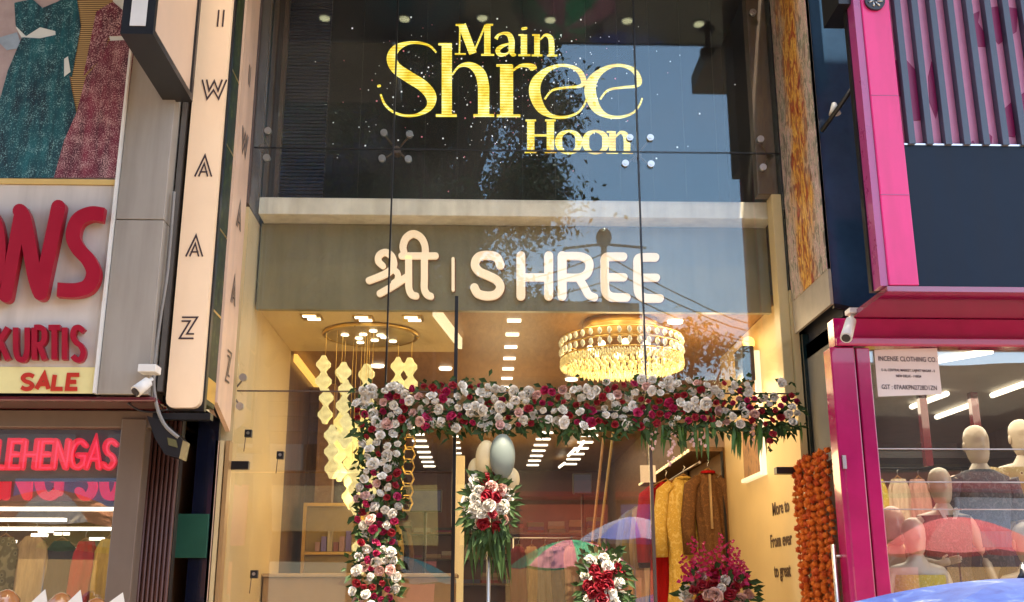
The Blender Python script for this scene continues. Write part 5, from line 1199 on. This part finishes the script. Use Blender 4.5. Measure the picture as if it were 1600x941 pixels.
# paper notice on the fascia glass
nt_ = thing('paper_notice', 'white paper notice with printed company name and tax number, taped inside the pink framed window', 'notice', P(1420, 582, YW+.03))
YN = YW+.036
pn = [P(x, y, YN) for x, y in ((1366,547),(1464,544),(1472,616),(1372,620))]
mb = MB(); mb.quadprism([(p.x, YN, p.z) for p in (pn[3], pn[2], pn[1], pn[0])], (0,.002,0)); mb.build('paper', M['paper'], nt_)
cxn = (pn[0]+pn[1]+pn[2]+pn[3])/4; ex = (pn[1]-pn[0]).normalized(); wN = (pn[1]-pn[0]).length
for txt, y, sz in (('INCENSE CLOTHING CO.',565,.046),('E-16, CENTRAL MARKET, LAJPAT NAGAR - II',581,.0245),('NEW DELHI - 110024',590,.0245),('GST : 07AAKPN2728D1ZN',609,.043)):
    o = P(1419+(y-580)*.07, y, YN); outline_text(nt_, 'text_line', txt, sz, (o.x, YN-.002, o.z), (.70,0,-.012), (0,0,.95), (0,-1,0), M['ink'], .0008, 'CENTER', .0002)
# clothes rail, ceiling strips and shelves in that shop
rk = thing('clothes_rack', 'clothes rail at the back of the pink shop window room', 'rack', (3.6, 2.4, .48))
MB().tube([(2.9, 2.4, 2.72), (4.9, 2.4, 2.72)], .014, 8).build('hanging_rail', M['black'], rk)
MB().box(2.85, 4.95, 2.3, 2.75, 2.80, 2.86).build('top_shelf', M['black'], rk)
for x in (2.88, 4.92): MB().tube([(x, 2.4, .48), (x, 2.4, 2.8)], .014, 8).build('upright', M['black'], rk)
for i, (c, nm) in enumerate(((cloth('crimson shirt',(.4,.01,.02)),'crimson'),(C_['cream'],'cream'),(C_['grey'],'pale grey'),(K_['yellow'],'bright yellow'),(C_['cream'],'ivory'),(C_['rose'],'pink'),(C_['black'],'black'),(C_['olive'],'olive'),(C_['maroon'],'plum'))):
    garment(3.0+i*.2, 2.4+.02*(i%2), 2.66, 1.1, .2, c, f'{nm} garment on the rail behind the mannequins', False, 'clothes behind the mannequins')
for u, v, w_, z_, lab in ((1424,636,1480,615,'left'),(1463,652,1516,633,'middle'),(1550,618,1600,600,'right'),(1466,563,1550,548,'upper')):
    p, q = PZ(u, v, 3.17), PZ(w_, z_, 3.17); q = p+(q-p)
    tag(MB().tube([p, q], .022, 6).build('tube_light', M['white_lamp']), f'{lab} slanting tube light on the grey ceiling of the pink shop', 'lamp', 'tube lights in the pink shop')
for i, (x, y, w_) in enumerate(((1440,600,.05),(1520,600,.05))):
    p = P(x, y, 1.2); pp(MB().box(p.x-.03, p.x+.03, 1.2, 1.26, 2.6, 3.2), 'ceiling_post', M['maroon'])
LM = [printed('left print %d' % i, b_, l_, d_, s_) for i, (b_, l_, d_, s_) in enumerate((((.16,.07,.03),(.4,.28,.1),(.05,.02,.01),30),((.35,.2,.05),(.6,.42,.2),(.2,.03,.03),24),((.12,.015,.03),(.4,.25,.12),(.05,.01,.01),36),((.14,.12,.05),(.3,.26,.14),(.05,.05,.02),20)))]+[C_['tan'], C_['black'], C_['red'], C_['gold'], C_['grey']]
# garments in the left shop
for i in range(12):
    c = ('brown','gold','maroon','olive','tan','black','red','gold','brown','grey','maroon','tan')[i]
    garment(-4.6+i*.22+gr.uniform(-.03,.03), 1.9+gr.uniform(-.05,.05), 2.1+gr.uniform(-.05,.03), gr.uniform(1.0,1.3), gr.uniform(.2,.3), LM[i % len(LM)], f'garment low on the rail inside the left shop, {ORD[i]} along from the left', False, 'clothes in the left shop')

# ------------------------------------------------------------------ things in the street in front
def umbrella(label, X, Y, zt__, r_, mats, name='umbrella', group=None, tilt=0, nrib=8, sag=.42, foot=True):
    t = thing(name, label, 'umbrella', (X, Y, 0), group)
    def pt(a, f): 
        z = zt__-sag*r_*f**1.75; return Vector((X+r_*f*cos(a), Y+r_*f*sin(a), z))
    by = {}
    for k in range(nrib):
        mb = by.setdefault(k % len(mats), MB()); a0, a1 = 2*pi*k/nrib, 2*pi*(k+1)/nrib
        g = []
        for i in range(8):
            f = i/7
            for j in range(5):
                u = j/4; p = pt(a0, f).lerp(pt(a1, f), u); p.z -= .10*r_*f*f*sin(pi*u)*.35; g.append(p)
        mb.add(g, [(i*5+j, i*5+j+5, i*5+j+6, i*5+j+1) for i in range(7) for j in range(4)], True)
    for k, mb in by.items(): mb.build('canopy', mats[k], t)
    mb = MB()
    for k in range(nrib): a = 2*pi*k/nrib; mb.tube([pt(a, f)-Vector((0,0,.008)) for f in (0,.33,.66,1.0)], .0045, 5)
    mb.build('ribs', M['steel'], t)
    MB().tube([(X, Y, .05), (X, Y, zt__+.05)], .011, 8).build('pole', M['steel'], t)
    MB().tube([(X, Y, zt__-.005), (X, Y, zt__+.02), (X, Y, zt__+.06)], [.03,.014,.006], 8).build('tip', M['black'], t)
    if foot: MB().tube([(X, Y, .004), (X, Y, .06), (X, Y, .09)], [.2,.19,.03], 18).build('base', M['concrete'], t)
    return t
bl_ = ramp_mat('blue umbrella print', [(.34,(.004,.018,.12)),(.47,(.010,.035,.17)),(.58,(.016,.05,.20)),(.64,(.06,.10,.22)),(.69,(.20,.22,.25)),(.74,(.015,.045,.18))], 'noise', 7, (1,1,1), .5, 6, 1.2)
bp = P(1600, 903, -3.0); umbrella('blue and white patterned umbrella top in front of the pink shop window', bp.x, -3.0, bp.z, .95, [bl_], sag=.17)
for x, y, lab in ((12,921,'leftmost'),(97,926,'middle'),(152,934,'rightmost')):
    p = P(x, y, -1.2); t = thing('mannequin', f'glossy tan display head on a stand, {lab} of three along the bottom left edge', 'mannequin', (p.x, -1.2, .12), 'display heads at the bottom left')
    zt__ = p.z; MB().loft([(p.x, -1.2, zt__-.34, .07,.07),(p.x,-1.2,zt__-.25,.045,.05),(p.x,-1.21,zt__-.2,.055,.065),(p.x,-1.21,zt__-.12,.073,.09),(p.x,-1.2,zt__-.05,.068,.085),(p.x,-1.2,zt__-.012,.035,.045),(p.x,-1.2,zt__,.008,.01)], 16).build('head', mat('glossy tan', (.42,.17,.055), .18, coat=1, var=.1), t)
    MB().tube([(p.x,-1.2,.12),(p.x,-1.2,zt__-.3)], .014, 8).build('stand', M['steel'], t); MB().tube([(p.x,-1.2,.12),(p.x,-1.2,.14)], .12, 16).build('foot', M['steel'], t)
for x, w_, y, lab in ((71,27,921,'leftmost'),(126,25,922,'middle'),(192,28,926,'rightmost')):
    pts = [P(a, b, -1.25) for a, b in ((x, y), (x-w_, 946), (x-w_, 985), (x+6, 985), (x+4, 946))]
    t = thing('pointed_card', f'white pointed card standing up at the bottom edge, {lab} of three', 'card', (pts[0].x, -1.25, .12), 'pointed white cards at the bottom left')
    MB().prism([(p.x, p.z) for p in pts], -1.256, -1.25).build('card', M['white'], t); MB().tube([(pts[0].x-.03, -1.245, .12), (pts[0].x-.03, -1.245, pts[1].z)], .006, 6).build('stick', M['steel'], t)

# ------------------------------------------------------------------ the other side of the street (seen only as reflections)
def mir(x, y, Yv): p = P(x, y, Yv); return Vector((p.x, -p.y, p.z))
zsh = P(1400, 240, YP).z; T = 15.5
ob = thing('opposite_building', 'tall dark blue clad building across the street', 'building', (-8, -14, 0))
MB().box(-16, -1.0, -24, -14, 0, T).build('wall', M['navywall'], ob)

wm = mesh_of(MB().box(-.8, .8, 0, .06, 0, 1.3), 'window', M['blackgloss']); lm_ = mesh_of(MB().box(-1.1, 1.1, 0, .10, 0, .07), 'louvre', mat('navy louvre', (.05,.065,.11), .4))
for k in range(7):
    for j in range(7):
        inst(wm, 'window', ob, (-15+j*2.2, -14, 3.2+k*3.3))
        for i in range(3): inst(lm_, 'louvre', ob, (-15+j*2.2, -14, 4.75+k*3.3+i*.3))
rb = thing('low_shops', 'two storey row of brown market shops with coloured boards across the street', 'shop row', (5, -15, 0))
MB().box(-1.6, 3.5, -19, -15.55, 6.21, 7.9).build('roof_room', M['bark'], rb)
MB().box(-.9, 14, -19, -15.6, 3.9, 6.2).build('upper_wall', mat('dark brown upper wall', (.10,.055,.035), .7, var=.35, scale=1.2), rb)
MB().box(-.9, 14, -19, -15, 0, 3.9).build('wall', mat('rust brown stall wall', (.22,.10,.06), .7, var=.3), rb)
MB().box(.4, 14, -15.5, -14.2, 3.5, 3.6).build('awning', M['redflat'], rb)
for i, c in enumerate(((.42,.08,.04),(.05,.08,.30),(.5,.4,.3),(.32,.04,.05),(.2,.25,.35),(.45,.12,.05))):
    MB().box(.8+i*2.1, 2.7+i*2.1, -15, -14.9, 2.4+.2*(i%2), 3.4).build('stall_board', mat('stall board %d' % i, tuple(min(.85, q*2.1+.03) for q in c), .6, var=.2, emit=c, estr=.55), rb)  # board glow is added to lift their reflection in the glass
lsx = thing('low_shops', 'row of low market stalls with coloured boards at the foot of the blue building', 'shop row', (-6, -13.5, 0))
MB().box(-15, .3, -13.98, -13.2, 0, 3.9).build('wall', mat('brown stall wall', (.16,.10,.07), .7, var=.3), lsx)
for i, c in enumerate(((.30,.06,.04),(.08,.06,.22),(.4,.3,.2),(.05,.10,.20),(.3,.05,.07),(.28,.2,.1),(.4,.3,.1))):
    MB().box(-14.6+i*2.1, -12.8+i*2.1, -13.2, -13.1, 2.5+.25*(i%2), 3.6).build('stall_board', mat('left stall board %d' % i, tuple(min(.85, q*2+.03) for q in c), .6, var=.2, emit=c, estr=.5), lsx)  # these boards get the same added glow
lit = [emis('added stall glow %d' % i, c, .55) for i, c in enumerate(((1,.55,.2),(1,.35,.15),(.8,.7,.5),(.9,.25,.2)))]  # glow panels added to brighten the stalls' reflection in the entrance glass
for i in range(6): MB().box(.5+i*2.1, 2.0+i*2.1, -14.99, -14.96, .9+.2*(i%2), 2.1).build('added_glow_panel', lit[i%4], rb)
for i in range(7): MB().box(-14.4+i*2.1, -13.0+i*2.1, -13.19, -13.16, .9+.2*(i%2), 2.2).build('added_glow_panel', lit[(i+1)%4], lsx)
def tree(label, X, Y, z0, z1, r_, n, trunkr=.22, seed=1, lsz=.14):
    t = thing('street_tree', label, 'tree', (X, Y, 0), 'trees across the street'); r = random.Random(seed)
    tr = MB(); tr.tube([(X,Y,0),(X+.1,Y,z0*.5),(X-.05,Y,z0),(X+.1,Y,(z0+z1)/2)], [trunkr,trunkr*.8,trunkr*.65,trunkr*.3], 10)
    cl = []
    for k in range(26):
        a = r.uniform(0,2*pi); e = r.uniform(-.9,1); q = r.uniform(.3,1)**.6; c = Vector((X+r_*q*cos(a)*math.sqrt(max(0,1-e*e*.7)), Y+r_*q*sin(a)*math.sqrt(max(0,1-e*e*.7)), (z0+z1)/2+(z1-z0)/2*e*.85)); cl.append((c, r.uniform(.35,.75)*r_*.55))
        b0 = Vector((X, Y, z0+(c.z-z0)*.35 if c.z > z0 else z0*.8)); tr.tube([b0, b0.lerp(c,.5)+Vector((r.uniform(-.2,.2),0,.15)), c], [trunkr*.35,trunkr*.2,.02], 6)
    tr.build('trunk', M['bark'], t); mb = MB()
    for _ in range(n):
        c, s_ = r.choice(cl); d = Vector((r.gauss(0,1), r.gauss(0,1), r.gauss(0,.8))); p = c+d*s_*.55
        leaf(mb, p, (r.gauss(0,1), r.gauss(0,1), r.gauss(-.4,.7)), (r.gauss(0,1), r.gauss(0,1), 1), lsz*r.uniform(.7,1.4), lsz*.55, .1)
    mb.build('crown', M['skyleaf'], t); return t
tree('big leafy tree right across the street from the shop', -.6, -10.6, 5.0, 12.9, 2.35, 62000, seed=2, lsz=.125)
tree('leafy tree before the blue building, further left', -3.8, -11.2, 5.2, 11.5, 2.3, 9000, seed=5, lsz=.15)
tree('distant broad tree behind the low stalls', 6.6, -26, 5.2, 9.6, 2.6, 4000, seed=8, lsz=.24)
tree('distant slim tree behind the low stalls', 3.2, -27, 4.8, 8.6, 1.8, 3000, seed=9, lsz=.22)
pole = thing('street_lamp', 'street lamp post with sagging wires across the street', 'street lamp', (mir(945,400,12.5).x, -12.5, 0))
p = mir(945, 380, 12.5); MB().tube([(p.x,-12.5,0),(p.x,-12.5,p.z)], [.09,.06], 10).build('post', M['black'], pole)
MB().tube([(p.x-.8,-12.5,p.z-.1),(p.x,-12.5,p.z),(p.x+.8,-12.5,p.z-.1)], .03, 6).build('arm', M['black'], pole); MB().sphere((p.x,-12.5,p.z+.12), .16, None, .2, 10, 6).build('lamp_head', M['black'], pole)
mb = MB()
for dz in (0,.25,.6,.9):
    a = Vector((p.x,-12.5,p.z-.2-dz)); b = mir(1330, 520+dz*30, 13.5); mb.tube([a.lerp(b,f)-Vector((0,0,.5*sin(pi*f))) for f in [i/10 for i in range(11)]], .014, 5)
    b = mir(560, 455+dz*20, 13.0); mb.tube([a.lerp(b,f)-Vector((0,0,.4*sin(pi*f))) for f in [i/10 for i in range(11)]], .014, 5)
mb.build('wires', M['black'], pole)
UM = {n: mat(n+' umbrella cloth', c, .7, var=.1) for n, c in dict(pink=(.75,.22,.30), green=(.02,.50,.22), blue=(.08,.14,.60), lilac=(.35,.33,.5), teal=(.10,.45,.38), cream=(.6,.5,.36), red=(.55,.03,.04), orange=(.6,.2,.08), mint=(.2,.45,.25)).items()}
umbrella('pink and green vendor umbrella across the street', 1.32, -8.5, 2.36, .92, [UM['pink'], UM['green']])
umbrella('blue and lilac vendor umbrella across the street', 2.35, -9.3, 2.75, .85, [UM['blue'], UM['lilac']])
umbrella('teal and cream vendor umbrella across the street', -1.2, -8.8, 2.15, .9, [UM['teal'], UM['cream']])
umbrella('bright red vendor umbrella across the street', 6.3, -8.6, 2.6, 1.1, [UM['red']])
umbrella('orange and cream vendor umbrella across the street', -5.9, -8.8, 3.0, 1.2, [UM['orange'], UM['cream']])
umbrella('mint green vendor umbrella across the street', -5.2, -9.4, 2.7, 1.1, [UM['mint']])
